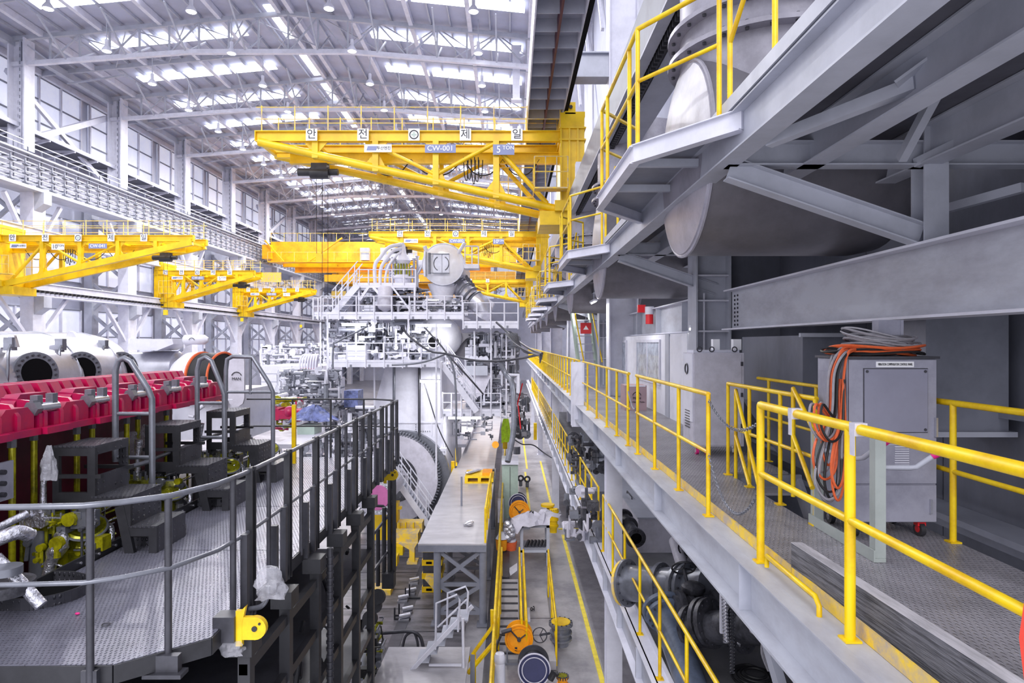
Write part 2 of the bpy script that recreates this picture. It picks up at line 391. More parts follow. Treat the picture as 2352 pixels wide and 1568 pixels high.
# eaves beam and inspection walkway
m = MB().box(-31.3, -30.9, 20, Y1, 18.5, 18.95); m.build('eaves_beam', 'steel', None, 'long grey eaves beam above the left wall columns', 'beam')
m = MB().box(-33.2, -30.7, 20, Y1, 13.55, 13.7)
wk = m.build('wall_walkway', 'walk', None, 'dark floored inspection walkway along the left wall below the windows', 'walkway')
m = MB(); y = 21
while y < Y1: m.bar((-33, y, 12.9), (-30.7, y, 13.5), .1, .1); m.box(-33.2, -30.7, y-.06, y+.06, 13.4, 13.56); y += 2.5
m.build('support_bracket', 'steelw', wk, kind='stuff')
MB().box(-30.75, -30.65, 20, Y1, 13.5, 13.75).build('edge_channel', 'steelw', wk)
cp = None
for k, y in enumerate(BAY):
    L = 'tall white built-up column on the left wall with laced lower shaft, %s to the camera' % ORD[k]
    if cp is None:
        cp = thing('wall_column', L, 'column', (-30.6, y, FL), 'columns along the left wall')
        m = MB(); m.box(-31.1, -31.0, y-.3, y+.6, 12, 18.9).box(-30.15, -30.05, y-.3, y+.6, 12, 18.9).box(-31.1, -30.1, y+.1, y+.16, 12, 18.9)
        m.build('upper_shaft', 'steelw', cp)
        m = MB()
        for j in range(14): m.box(-30.35, -30.3, y-.32, y-.28, 12.6+.42*j, 12.8+.42*j)
        m.build('climbing_rungs', 'steeld', cp)
        m = MB().box(-30.2, -29.4, y-.45, y+.65, FL, 9.3); m.build('front_leg', 'steelw', cp)
        m = MB().box(-32.9, -32.3, y-.3, y+.5, FL, 12); m.build('rear_leg', 'steel', cp)
        m = MB(); z = FL+.5
        while z < 8: 
            m.bar((-32.4, y, z), (-30.1, y, z+2), .2, .22); m.bar((-30.1, y, z), (-32.4, y, z+2), .2, .22); z += 2.4
        m.build('lacing', 'steel', cp)
        m = MB(); m.prism([(-30.2, y-.35, 9.3), (-28.8, y-.35, 9.3), (-28.8, y-.35, 8.6), (-30.2, y-.35, 7.6)], (0, .7, 0))
        m.prism([(-30.2, y-.35, 2.9), (-28.8, y-.35, 2.9), (-28.8, y-.35, 2.2), (-30.2, y-.35, 1.2)], (0, .7, 0)); m.build('crane_corbel', 'steel', cp)
        m = MB()
        for s in (-1, 1): m.bar((-29.7, y+s*.4, .2), (-29.7, y+s*3, 2.9), .25, .2); m.bar((-29.7, y+s*.4, 6.0), (-29.7, y+s*2.4, 8.9), .25, .2)
        m.build('knee_brace', 'steelw', cp)
    else: copyt(cp, (-30.6, y, FL), label=L)
for k in (1, 5, 8):
    y = BAY[k]; m = MB(); m.bar((-31.4, y, 17), (-31.4, y+10, 12.2), .22, .3); m.bar((-31.4, y, 12.3), (-31.4, y+10, 17.4), .3, .4)
    m.build('cross_brace', 'steelw', None, 'large diagonal cross brace in front of the upper left windows, %s' % ('nearest of them', '', '', '', 'second of them', '', '', 'farthest of them')[k-1], 'brace', 'diagonal wall braces')
# bridge-crane runway with its conductor brackets
g = thing('crane_runway', 'deep white crane runway on the left wall covered in conductor brackets', 'crane runway', (-30, 60, 9.4))
MB().box(-29.9, -29.7, 20, Y1, 9.5, 11.4).build('web_plate', 'steelw', g)
m = MB().box(-30.4, -28.9, 20, Y1, 9.3, 9.5); m.build('bottom_flange', 'steel', g)
m = MB().box(-30.4, -29.0, 20, Y1, 11.4, 11.5); m.build('top_flange', 'steel', g)
m = MB()
for z in (9.75, 10.05, 10.35, 10.65, 10.95, 11.25): m.box(-29.25, -29.18, 20, 110, z-.035, z+.035)
m.build('conductor_bars', 'steel', g)
m = MB(); y = 30
while y < 112:
    for z in (9.85, 10.4, 10.95): 
        m.box(-29.7, -29.2, y, y+.07, z, z+.08).box(-29.25, -29.0, y-.15, y+.25, z-.25, z-.17).box(-29.12, -29.05, y-.15, y-.08, z-.2, z+.15)
    m.box(-29.35, -29.28, y+.4, y+.44, 9.6, 12.0); y += 1.15
m.build('conductor_brackets', 'steeld', g, kind='stuff')
m = MB()
for z in (11.85, 12.15): m.box(-29.15, -29.12, 20, 112, z, z+.05)
m.build('runway_handrail', 'steelw', g)
def rail_girder(label, x0, x1, z0, z1, ya, yb, sgn, rack=True, mm='steelw'):
    g = thing('jib_crane_rail', label, 'crane rail', ((x0+x1)/2, (ya+yb)/2, z0))
    MB().box(x0, x1, ya, yb, z1-.06, z1).box(x0, x1, ya, yb, z0, z0+.06).build('flanges', mm, g)
    xf = x1 if sgn > 0 else x0
    MB().box(min(xf-.12*sgn, xf-.2*sgn), max(xf-.12*sgn, xf-.2*sgn), ya, yb, z0, z1).build('web_plate', mm, g)
    if rack:
        m = MB(); y = ya; 
        while y < min(yb, ya+70): m.box(min(xf-.14*sgn, xf+.12*sgn), max(xf-.14*sgn, xf+.12*sgn), y, y+.14, z0+.22, z0+.36); y += .42
        m.box(min(xf, xf-.05*sgn), max(xf, xf-.05*sgn), ya, yb, z0+.3, z0+.38)
        m.build('toothed_rack', 'black', g, kind='stuff')
    return g
rail_girder('long white lower rail girder with a toothed rack on the left wall', -29.9, -29.1, 2.9, 3.75, 38, 112, 1)
rail_girder('plain white upper guide girder of the jib cranes on the left wall', -29.9, -29.2, 6.4, 7.1, 20, 112, 1, False)
# far end wall
m = MB().box(-34, 12, Y1, Y1+.4, FL, 21.5); struct(m, 'wall_back', 'clad')
for j in range(7):
    nw += 1; m = MB().box(-31+4.7*j, -27+4.7*j, Y1-.1, Y1-.02, 9, 17.5); struct(m, 'window_%d' % nw, 'pane')
m = MB().box(11.5, 12, 20, Y1, FL, 19.2); struct(m, 'wall_right', 'clad')
# bed plates and lines on the floor
m = MB().box(-6.2, -1.2, 9, 34, FL, FL+.05); b = struct(m, 'floor', 'bed')
m = MB(); y = 9.6
while y < 33: m.box(-6.1, -1.3, y, y+.07, FL+.03, FL+.056); y += 1.45
m.box(-3.05, -2.75, 13, 30, FL+.04, FL+.058)
m.build('plate_grooves', 'dk', b)
m = MB().box(2.12, 8, 7, 40, FL, FL+.03); struct(m, 'floor', 'deck')
for i, (x, a, b_) in enumerate(((2.02, 9, 25.5), (1.86, 29, 41.5), (.82, 27, 38), (.95, 39, 58))):
    struct(MB().box(x-.055, x+.055, a, b_, FL, FL+.012+.02*(i == 0)), 'trim_%d' % (i+1), 'line')
struct(MB().box(1.9, 3.2, 26.3, 26.38, FL, FL+.036), 'trim_5', 'line')
# ---------------- right hand building: catwalk, ducts, platforms ----------------
DK = -1.63
CX = 1.82
# catwalk deck (narrow beside the stair opening)
g = thing('catwalk_deck', 'grey tread plate catwalk deck running along the right side', 'catwalk', (2.6, 4, DK))
m = MB().box(1.935, 3.66, 1.6, 6.05, DK-.03, DK).box(1.935, 2.72, 6.05, 8.25, DK-.03, DK).box(1.935, 3.5, 8.25, 24, DK-.03, DK).box(1.935, 3.2, 24, 75, DK-.03, DK)
m.build('tread_plate', 'deck', g)
m = MB().box(1.93, 1.945, 1.6, 6.2, DK, DK+.09).box(1.93, 1.945, 6.2, 15, DK, DK+.09).box(1.93, 1.945, 15, 75, DK, DK+.09); m.build('toe_board', 'yelworn', g, label='worn yellow toe board')
m = MB(); m.box(2.70, 2.74, 6.05, 8.25, DK-.2, DK-.03).box(2.7, 3.66, 6.03, 6.07, DK-.2, DK-.03).box(2.7, 3.66, 8.22, 8.27, DK-.2, DK-.03)
m.build('opening_trim', 'steeld', g)
g = thing('catwalk_edge_beam', 'pale grey edge beam with stiffeners carrying the right catwalk', 'beam', (1.8, 20, -2))
MB().box(1.80, 1.815, 1.6, 75, -2.0, DK-.0).build('web_plate', 'beamscuff', g)
MB().box(1.70, 1.93, 1.6, 75, DK-.012, DK-.001).box(1.68, 1.95, 1.6, 75, -2.02, -2.0).build('flanges', 'beamscuff', g)
m = MB()
for k in range(14): m.box(1.71, 1.8, 4.9+2.9*k, 4.912+2.9*k, -2.0, DK-.012)
m.build('stiffener', 'steel', g)
# outer columns of the catwalk
for k, y in enumerate((12.6, 29, 44, 59)):
    o_ = .04; m = MB(); m.box(1.78+o_, 2.08+o_, y-.15, y-.13, FL, -2.02).box(1.78+o_, 2.08+o_, y+.13, y+.15, FL, -2.02).box(1.92+o_, 1.94+o_, y-.14, y+.14, FL, -2.02)
    m.box(1.7+o_, 2.16+o_, y-.2, y+.2, FL, FL+.04)
    m.build('catwalk_column', 'steelw', None, 'slender white column under the right catwalk, %s to the camera' % ORD[k], 'column', 'columns under the catwalk')
# white post stub beside the catwalk rail
m = MB().box(1.60, 1.92, 17.2, 17.22, -2.2, -.5).box(1.60, 1.92, 17.5, 17.52, -2.2, -.5).box(1.75, 1.77, 17.19, 17.5, -2.2, -.5).box(1.60, 1.62, 17.17, 17.3, -2.2, -.5).box(1.9, 1.92, 17.17, 17.3, -2.2, -.5)
m.build('beam_stub', 'steelw', None, 'short white upright beam stub standing in the catwalk railing', 'post')
def rail(label, path, posts, h=1.15, mid=.62, r=.024, mname='yel', rp=.022, name='guard_rail', group=None, foot=True, kick=False):
    """path: list of deck points (x,y,z); posts: list of points"""
    g = thing(name, label, 'railing', path[0], group)
    up = V((0, 0, h)); tp = [V(p)+up for p in path]
    MB().tube(tp, r, 8).build('top_rail', mname, g)
    if mid: MB().tube([V(p)+V((0, 0, mid)) for p in path], r*.82, 8).build('mid_rail', mname, g)
    for p in posts:
        m = MB().cyl(p, V(p)+up, rp, 8)
        if foot: m.box(p[0]-.045, p[0]+.045, p[1]-.045, p[1]+.045, p[2], p[2]+.012)
        m.build('post', mname, g)
    return g
rx = 1.86
# near section: thick pipes
g = rail('thick yellow pipe railing nearest the camera along the catwalk edge', [(rx, 4.87, DK), (rx, 3.585, DK), (rx, 2.36, DK), (rx, 1.9, DK)], [(rx, 4.87, DK), (rx, 3.585, DK), (rx, 2.3, DK)], 1.17, .66, .03, rp=.03)
m = MB().tube([(rx-.02, 4.7, DK+.02), (rx-.02, 4.7, DK+.1), (rx-.02, 3.95, DK+.1), (rx-.02, 3.9, DK+.06), (rx-.02, 3.9, DK-.08), (rx-.03, 3.97, DK-.1)], .017, 8); m.build('kick_bar', 'yel', g)
rail('yellow pipe railing with closely spaced posts in the middle of the catwalk edge', [(rx, 9.7, DK), (rx, 6.16, DK)], [(rx, y, DK) for y in (6.16, 7.25, 8.46, 9.6)], 1.15, .6, .024)
rail('yellow railing with four posts between the white stub and the kinked cable', [(rx, 17, DK), (rx, 10.3, DK)], [(rx, y, DK) for y in (10.4, 11.5, 12.7, 14.2, 15.9)], 1.15, .6, .024)
rail('long far yellow railing beyond the white upright stub', [(rx, 72, DK), (rx, 17.8, DK)], [(rx, 18+1.2*k, DK) for k in range(44)], 1.15, .6, .03, rp=.03)
# chains across the rail gap
def chain(p, q, sag, n, r=.011):
    m = MB(); p = V(p); q = V(q)
    for i in range(n):
        t = i/n; t2 = (i+1)/n; a = p.lerp(q, t); b = p.lerp(q, t2); a.z -= sag*4*t*(1-t); b.z -= sag*4*t2*(1-t2)
        c = (a+b)/2; d = (b-a).normalized(); s = d.cross(V((0, 0, 1))) if abs(d.z) < .95 else d.cross(V((0, 1, 0))); s.normalize(); u = s if i % 2 else d.cross(s)
        L = (b-a).length*.72
        m.tube([c+d*L, c+d*L*.5+u*r*1.5, c-d*L*.5+u*r*1.5, c-d*L, c-d*L*.5-u*r*1.5, c+d*L*.5-u*r*1.5], r*.42, 5, closed=True)
    return m
chain((rx, 6.16, DK+1.1), (rx, 4.87, DK+1.05), .16, 44, .008).build('safety_chain', 'pipe', None, 'upper steel safety chain across the gap in the yellow railing', 'chain', 'chains closing the railing gap')
chain((rx, 6.16, DK+.6), (rx, 4.87, DK+.55), .36, 56, .008).build('safety_chain', 'pipe', None, 'lower steel safety chain hanging almost to the deck in the railing gap', 'chain', 'chains closing the railing gap')
# grey hose between rail sections
MB().tube(bez([(1.86, 10.4, -.75), (1.9, 10.2, -1.0), (1.9, 9.9, -.95), (1.87, 9.7, -.6)], 6), .014, 6).build('cable_loop', 'cableg', None, 'thin grey cable loop hanging between two yellow rail sections', 'cable')
# stair opening rails
g = rail('yellow railing with slanting stair handrails around the stair opening', [(2.69, 8.1, DK), (2.74, 5.86, DK)], [(2.69, 8.1, DK), (2.70, 7.4, DK), (2.72, 6.6, DK), (2.73, 5.86, DK)], 1.13, .6, .024)
for (a, b) in (((1690, 895, 7.9), (1742, 1112, 6.6)), ((1690, 1000, 7.9), (1722, 1115, 6.9)), ((1822, 892, 6.3), (1868, 985, 5.6)), ((1822, 1000, 6.3), (1866, 1120, 5.6))):
    MB().tube([P(*a), P(*b)], .022, 8).build('stair_handrail', 'yel', g)
MB().cyl(P(1690, 895, 7.9), P(1690, 1100, 7.9), .022, 8).build('stair_post', 'yel', g)
MB().cyl(P(1822, 890, 6.3), P(1822, 1140, 6.3), .022, 8).build('stair_post', 'yel', g)
rail('yellow railing along the wall side behind the stair opening', [(3.55, 9.4, DK), (3.55, 7.0, DK)], [(3.55, 9.0, DK), (3.55, 7.6, DK)], 1.13, .6, .022)
rail('yellow railing at the right edge of the deck beside the tall control cabinet', [(3.62, 5.7, DK), (3.62, 3.2, DK)], [(3.62, 5.35, DK), (3.62, 3.3, DK)], 1.14, .58, .026, rp=.026)
g = thing('access_stair', 'dark grey steel stair dropping through the catwalk opening', 'stair', (3.2, 7, -3))
for x in (2.85, 3.55): MB().bar((x, 8.1, DK-.1), (x, 5.8, -4.0), .05, .2).build('stringer', 'steeld', g)
for k in range(8): MB().box(2.87, 3.53, 7.85-.28*k, 8.1-.28*k, DK-.2-.29*k, DK-.17-.29*k).build('step', 'deck', g)
# grey stand with bent handles and magenta plugs
g = thing('cable_stand', 'grey green steel stand with bent handle tubes and magenta plugs', 'stand', (2.74, 5.3, DK))
m = MB().box(2.70, 2.785, 4.85, 5.92, DK+.002, DK+.03).box(2.694, 2.706, 4.85, 5.92, DK+.002, DK+.09); m.build('base_angle', 'stand', g)
for y in (4.9, 5.87): MB().box(2.71, 2.79, y-.04, y+.04, DK+.03, DK+.93).build('upright', 'stand', g)
for y, s in ((4.9, 0), (5.87, 1)):
    q = [(2.79, y, DK+.70), (2.98, y-.02, DK+.70), (3.02, y-.04, DK+.71), (3.10, y-.1, DK+.80), (3.13, y-.12, DK+.83)] if not s else [(2.79, y-.02, DK+.68), (2.79, y-.6, DK+.70), (2.80, y-.68, DK+.72), (2.82, y-.86, DK+.84), (2.83, y-.9, DK+.87)]
    MB().tube(q, .02, 8).build('handle', 'steel', g)
    e = V(q[-1]); MB().lathe(e, V(q[-1])-V(q[-2]), [(-.05, .024), (.0, .03), (.05, .03), (.07, .015)], 10).build('rubber_plug', 'mag', g)
    MB().box(e.x-.02, e.x+.12, e.y-.02, e.y+.02, e.z-.01, e.z-.004).build('clip_plate', 'chrome', g) if s else None
# paper tapes on near top rail
for i, (y, dx) in enumerate(((4.28, 0), (3.5, 0))):
    MB().box(rx-.034, rx+.034, y-.03, y+.03, DK+1.135, DK+1.204).box(rx-.036, rx-.033, y-.03, y+.02, DK+1.03, DK+1.17).build('tape_tag', 'cabl', None, 'silver tape tag wrapped on the thick yellow rail, %s' % ('left one by the rail end', 'right one above the tall yellow post')[i], 'tape', 'tape tags on the rail')
MB().tube([(1.86, 2.34, -.9), (1.83, 2.33, -1.05), (1.86, 2.30, -1.5), (1.89, 2.3, -1.2), (1.90, 2.32, -.92)], .016, 6).build('hanging_strap', 'strap', None, 'red strap hanging from the thick yellow rail at the right frame edge', 'strap')
# plank on deck
g = thing('scaffold_plank', 'thick weathered laminated plank standing on edge on the catwalk', 'plank', (2.0, 3, DK))
a = V((1.93, 4.5, DK)); b = V((2.04, 2.0, DK)); d = V((.075, 0, 0))
m = MB().prism([a, b, b+V((0, 0, .255)), a+V((0, 0, .255))], d); m.build('board_face', 'wood', g)
u = V((0, 0, .256)); m = MB().prism([a+u-V((.002, 0, 0)), b+u-V((.002, 0, 0)), b+u+d, a+u+d], (0, 0, .004)); m.build('top_edge', 'woodt', g)
# ---- tall control cabinet ----
g = thing('control_cabinet', 'tall grey wheeled control cabinet with name plate and cables draped on top', 'cabinet', (3.18, 5.7, DK))
x0, x1, y0, y1, z0, z1 = 2.81, 3.56, 5.47, 5.99, -1.5, -.13
m = MB().box(x0, x1, y0, y1, z0, z1); b = m.build('body', 'cab', g)
bv = b.modifiers.new('b', 'BEVEL'); bv.width = .008; bv.segments = 2
MB().box(x0-.015, x1+.02, y0-.02, y1+.02, z1, z1+.02).build('top_cover', 'dk', g)
d = MB().box(x0+.01, x1-.01, y0-.018, y0, -1.17, z1-.01).build('upper_door', 'cab', g)
MB().box(x1-.03, x1-.012, y0-.045, y0-.018, -.78, -.62).build('door_handle', 'chrome', d)
MB().box(2.938, 3.477, y0-.021, y0-.018, -.747, -.208).build('panel_outline', 'dk', d); MB().box(2.945, 3.47, y0-.03, y0-.018, -.74, -.215).build('inset_panel', 'pan', d)  # dark outline sets off the thin inset panel
m = MB()
for (x, z) in ((2.965, -.235), (3.45, -.235), (2.965, -.72), (3.45, -.72)): m.cyl((x, y0-.026, z), (x, y0-.036, z), .012, 8)
m.build('panel_screw', 'dk', d)
MB().box(2.99, 3.015-.03, y0-.02, y0-.019, -.9, -.89)
m = MB()
for k in range(10): m.box(3.20, 3.32, y0-.026, y0-.018, -1.02+.019*k, -1.011+.019*k)
m.build('louvre_vent', 'steelw', d)
pl = MB().box(3.045, 3.36, y0-.024, y0-.018, -.2, -.153).build('name_plate', 'sign', d)
text('VIBRATION COMPENSATOR CONTROL PANEL', .03, 'ink', pl, (3.2025, y0-.026, -.177), FACE, sx=.46, ext=.001)
d = MB().box(x0+.01, x1-.01, y0-.018, y0, z0+.01, -1.185).build('lower_door', 'cab', g)
MB().box(x1-.07, x1-.055, y0-.04, y0-.018, -1.42, -1.3).build('door_handle', 'chrome', d)
m = MB().box(x0-.008, x0, y0+.05, y1-.04, -1.3, -.25); m.build('side_panel', 'cab', g)
for (x, y) in ((3.46, 5.53), (2.9, 5.53), (3.46, 5.93), (2.9, 5.93)):
    c = MB().cyl((x-.02, y, DK+.06), (x+.02, y, DK+.06), .06, 16).build('caster', 'black', g); MB().box(x-.035, x+.035, y-.03, y+.03, DK+.09, z0).cyl((x-.024, y, DK+.06), (x+.024, y, DK+.06), .03, 10).build('caster_fork', 'redl' if x > 3 else 'chrome', c)
# coils on the cabinet
m = MB()
for k in range(12):
    c = V((3.19+R.uniform(-.03, .03), 5.66, z1+.105+.010*k+R.uniform(-.004, .004))); rr = .30+R.uniform(-.035, .02); ph = R.uniform(0, 6)
    m.tube([c+V((rr*math.cos(t+ph), .62*rr*math.sin(t+ph), .02*math.sin(2*t+k)-.04*math.cos(t+ph+.3))) for t in [2*math.pi*i/26 for i in range(26)]], .0085, 5, closed=True)
m.build('cable_coil', 'cableg', None, 'coil of thin grey cable lying on top of the control cabinet', 'cable coil')
for nm, mt, n, rad in (('orange', 'cableo', 7, .33), ('black', 'cable', 5, .345)):
    m = MB()
    for k in range(n):
        c = V((3.13+R.uniform(-.06, .06), 5.67, z1+.035+.011*k)); rr = rad+R.uniform(-.05, .04); ph = R.uniform(0, 6)
        m.tube([c+V((rr*1.1*math.cos(t), .6*rr*math.sin(t), .012*math.sin(3*t+ph))) for t in [2*math.pi*i/24 for i in range(24)]], .0105, 5, closed=True)
    m.build('cable_coil', mt, None, 'flattened coil of %s cable under the grey coil on the cabinet' % nm, 'cable coil')
for q, (mt, nm, n) in enumerate((('cableo', 'orange', 6), ('cableg', 'pale grey', 6), ('cable', 'black', 3))):
    m = MB()
    for k in range(n):
        s = R.uniform(-.05, .05); yy = 5.50+R.uniform(-.08, .14); lo = -1.25+R.uniform(-.1, .28) if k % 3 else -.8
        m.tube(bez([(3.0+s, 5.6, z1+.06), (2.80+s*.5, yy, z1+.05+R.uniform(-.01, .04)), (2.735+s, yy, z1-.12), (2.70+s, yy-.02, -.6), (2.57+s*1.6, yy-.1, lo+.3), (2.55+1.6*s, yy-.12, lo+.12), (2.62+s, yy-.12, lo), (2.73+s*.3, yy-.05, lo+.08), (2.77+s*.4, yy, lo+.4), (2.77, yy, -.3)], 7), .0105, 6)
    m.build('hanging_cables', mt, None, 'bundle of %s cables hanging in loops down the left side of the cabinet' % nm, 'cable bundle', 'cables hanging beside the control cabinet')
MB().box(3.15, 3.36, 5.6, 5.7, z1+.2, z1+.33).box(3.335, 3.36, 5.6, 5.59, z1+.2, z1+.33).build('junction_box', 'cab', None, 'small grey junction box sitting on the cable coils', 'box')
# ---- second cabinet ----
g = thing('control_cabinet', 'pale grey wheeled cabinet with lifting eyes beside the big column', 'cabinet', (3.02, 9.7, DK))
x0, x1, y0, y1, z0, z1 = 2.65, 3.385, 9.5, 10.05, -1.5, -.14
b = MB().box(x0, x1, y0, y1, z0, z1).build('body', 'cabl', g)
MB().box(x0+.015, x1-.04, y0-.012, y0, z0+.02, z1-.02).build('door', 'cabl', g)
MB().box(x0-.012, x0, y0+.02, y1-.02, z0+.35, z1-.02).build('side_door', 'white', g)
m = MB()
for k in range(7): m.box(x0-.018, x0-.012, y0+.15, y0+.4, -1.25+.04*k, -1.235+.04*k)
m.build('louvre_vent', 'dk', g)
MB().ring((x0-.02, 9.8, -.38), (1, 0, 0), .075, .01).build('emblem', 'dk', g)
for z in (-.3, -.75, -1.2): MB().box(x1-.05, x1-.02, y0-.03, y0, z-.03, z+.03).build('hinge', 'dk', g)
MB().box(x0+.03, x1-.03, y0+.1, y1-.1, z1, z1+.04).build('top_rail', 'steelw', g)
for x in (x0+.12, x0+.3, x1-.1): MB().ring((x, 9.6, z1+.05), (0, 1, 0), .035, .009, 14).build('lifting_eye', 'dk', g)
for x in (x0+.08, x0+.22, x1-.1):
    c = MB().cyl((x-.02, 9.6, DK+.055), (x+.02, 9.6, DK+.055), .055, 14).build('caster', 'mag' if x < 3 else 'black', g); MB().cyl((x-.024, 9.6, DK+.055), (x+.024, 9.6, DK+.055), .035, 10).box(x-.03, x+.03, 9.57, 9.63, DK+.09, z0).build('caster_fork', 'chrome', c)
for i, (x, s) in enumerate(((3.3, .12), (3.0, .1))):
    MB().box(x, x+s, 9.7, 9.8, z1+.04, z1+.2).build('small_box', 'sign', None, 'small white switch box on top of the pale cabinet, %s one' % ('right', 'left')[i], 'box', 'boxes on the pale cabinet')
# cardboard box
g = thing('cardboard_box', 'mauve brown cardboard box with round arc logo on the catwalk', 'box', (3.0, 15.9, DK))
MB().box(2.75, 3.28, 15.8, 16.4, DK, -1.02).build('carton', 'card', g); MB().box(2.8, 3.25, 15.79, 15.8, -1.05, -1.02).build('tape', 'office', g)
MB().tube(arc((3.04, 15.79, -1.28), .1, 10, 170, 10), .008, 5).build('logo_arc', 'ink', g)
text('MAN', .09, 'ink', g, (3.04, 15.788, -1.33), FACE); text('MAN Diesel & Turbo', .045, 'ink', g, (3.03, 15.788, -1.42), FACE)
# ---- big columns & longitudinal beam ----
for k, (y, xa, xb) in enumerate(((11.9, 3.3, 3.93), (25.5, 3.4, 3.9), (40, 3.4, 3.9))):
    g = thing('main_column', 'wide pale grey box column behind the catwalk, %s to the camera' % ORD[k], 'column', ((xa+xb)/2, y, FL), 'main columns behind the catwalk')
    MB().box(xa, xb, y-.02, y+.02, FL, 1.95).box(xa, xa+.03, y-.25, y+.3, FL, 1.95).box(xb-.03, xb, y-.25, y+.3, FL, 1.95).build('shaft', 'steel', g)
    m = MB()
    for z in (-.6, .2, .75, 1.2): m.box(xa+.03, xb-.03, y-.2, y, z, z+.03)
    m.build('stiffener', 'steelw', g)
    MB().cyl((xa+.18, y-.12, -1.6), (xa+.18, y-.12, .9), .02, 8).build('conduit', 'steelw', g)
g = thing('longitudinal_beam', 'huge scuffed grey I-beam running overhead at the right', 'beam', (3.8, 6, .2))
MB().box(3.79, 3.81, 1.5, 11.2, .25, .88).build('web_plate', 'beamscuff', g)
MB().box(3.64, 3.96, 1.5, 11.3, .225, .25).box(3.64, 3.96, 1.5, 11.2, .88, .905).build('flanges', 'steelw', g)
m = MB()
for i in range(8):
    for j in (0, 1): m.cyl((3.775, 11.05-.14*j, .31+.07*i), (3.79, 11.05-.14*j, .31+.07*i), .02, 6)
m.build('bolt', 'dk', g)
g = thing('longitudinal_beam', 'scuffed grey I-beam beyond the nearest big column over the white partition', 'beam', (3.8, 18, .2))
MB().box(3.79, 3.81, 12.2, 25.2, .25, .88).build('web_plate', 'beamscuff', g); MB().box(3.64, 3.96, 12.2, 25.2, .225, .25).box(3.64, 3.96, 12.2, 25.2, .88, .905).build('flanges', 'steelw', g)
m = MB()
for y in (14, 16.5, 19, 21.5): m.box(3.66, 3.79, y, y+.04, .25, .88)
m.build('stiffener', 'steel', g)
# white partition office
g = struct(MB().box(3.47, 3.6, 12.7, 23.5, DK-.02, .2), 'wall_partition', 'office')
MB().box(3.45, 3.47, 12.8, 14.2, DK, .15).build('sliding_panel', 'office', g)
MB().box(3.44, 3.47, 14.25, 14.6, DK, .2).box(3.44, 3.47, 12.7, 12.78, DK, .2).build('door_jamb', 'steel', g)
for i, (a, b) in enumerate(((15.2, 17.9), (19.6, 21.6))):
    nw += 1; o = struct(MB().box(3.45, 3.46, a, b, -.9, .02), 'window_%d' % nw, 'tpl')
    m = MB(); m.box(3.43, 3.47, a-.07, a, -.97, .09).box(3.43, 3.47, b, b+.07, -.97, .09).box(3.43, 3.47, a, b, .02, .09).box(3.43, 3.47, a, b, -.97, -.9).box(3.43, 3.47, (a+b)/2-.03, (a+b)/2+.03, -.9, .02)
    m.build('window_frame', 'steelw', o)
m = MB().box(3.47, 3.5, 12.0, 12.7, DK, .1); m.build('door_leaf', 'dk', g)
g = thing('tube_lamp', 'lit white fluorescent lamp over the partition doorway', 'wall lamp', (3.4, 12.6, .25))
MB().box(3.3, 3.7, 12.0, 12.12, .28, .33).build('housing', 'steelw', g); MB().box(3.3, 3.66, 12.0, 12.1, .24, .28).build('tube', 'lamp', g)
def glow(x, y, z, sx, sy, e):
    l = bpy.data.lights.new('tube_glow', 'AREA'); l.shape = 'RECTANGLE'; l.size = sx; l.size_y = sy; l.energy = e; lo = bpy.data.objects.new('tube_glow', l); COL.objects.link(lo); lo.location = (x, y, z)
glow(3.45, 12.3, .2, .4, .1, 5)
for i, y in enumerate((15.0, 20.0, 26.0, 33.0)):  # tube lamps added to brighten the level below the upper floor
    g = thing('tube_lamp', 'added white tube lamp brightening the level, hung below the upper floor over the catwalk, %s one' % ORD[i], 'ceiling lamp', (2.6, y, 1.3), 'added lamps brightening the catwalk level')
    MB().box(2.54, 2.66, y, y+1.2, 1.3, 1.36).build('housing', 'steelw', g); MB().cyl((2.6, y+.05, 1.28), (2.6, y+1.15, 1.28), .018, 8).build('tube', 'lamp', g); MB().box(2.59, 2.61, y+.5, y+.52, 1.36, 1.95).build('hanger', 'steel', g)
    glow(2.6, y+.6, 1.25, .1, 1.1, 38)
g = thing('alarm_beacon', 'red and white alarm beacon hanging above the partition', 'alarm', (3.5, 17, .3))
MB().cyl((3.6, 17, .75), (3.6, 17, .95), .12, 12).build('horn', 'white', g); MB().cyl((3.6, 17, .5), (3.6, 17, .75), .1, 12).build('red_lens', 'redl', g); MB().box(3.3, 3.5, 17, 17.1, .8, 1.0).build('bell_box', 'redl', g)
# red sign on brace
g = thing('fire_sign', 'small red sign with a white arrow on the far brace', 'sign', (2.8, 26, .6))
MB().box(2.55, 2.95, 24, 24.03, .35, .75).build('plate', 'redl', g); MB().box(2.74, 2.76, 24.0, 24.02, .75, 1.95).build('hanger', 'steel', g); MB().prism([(2.65, 23.99, .5), (2.85, 23.99, .5), (2.75, 23.99, .65)], (0, .01, 0)).build('arrow', 'inkw', g)
# yellow-railed ladder stair beyond
g = thing('ship_stair', 'steep stair with grey green stringers beyond the partition', 'stair', (3, 27, DK))
for x, dx in ((2.55, 0), (3.25, 0)): 
    MB().bar((x+.2, 25.6, DK), (x-.1, 26.5, 1.4), .1, .16).build('stringer', 'green', g); MB().tube([(x+.25, 25.1, DK+.9), (x-.05, 26.2, 1.5)], .03, 6).build('handrail', 'yel', g)
for k in range(9): MB().box(2.7-.03*k, 3.4-.03*k, 25.6+.1*k, 25.8+.1*k, DK+.3+.32*k, DK+.34+.32*k).build('step', 'steel', g)
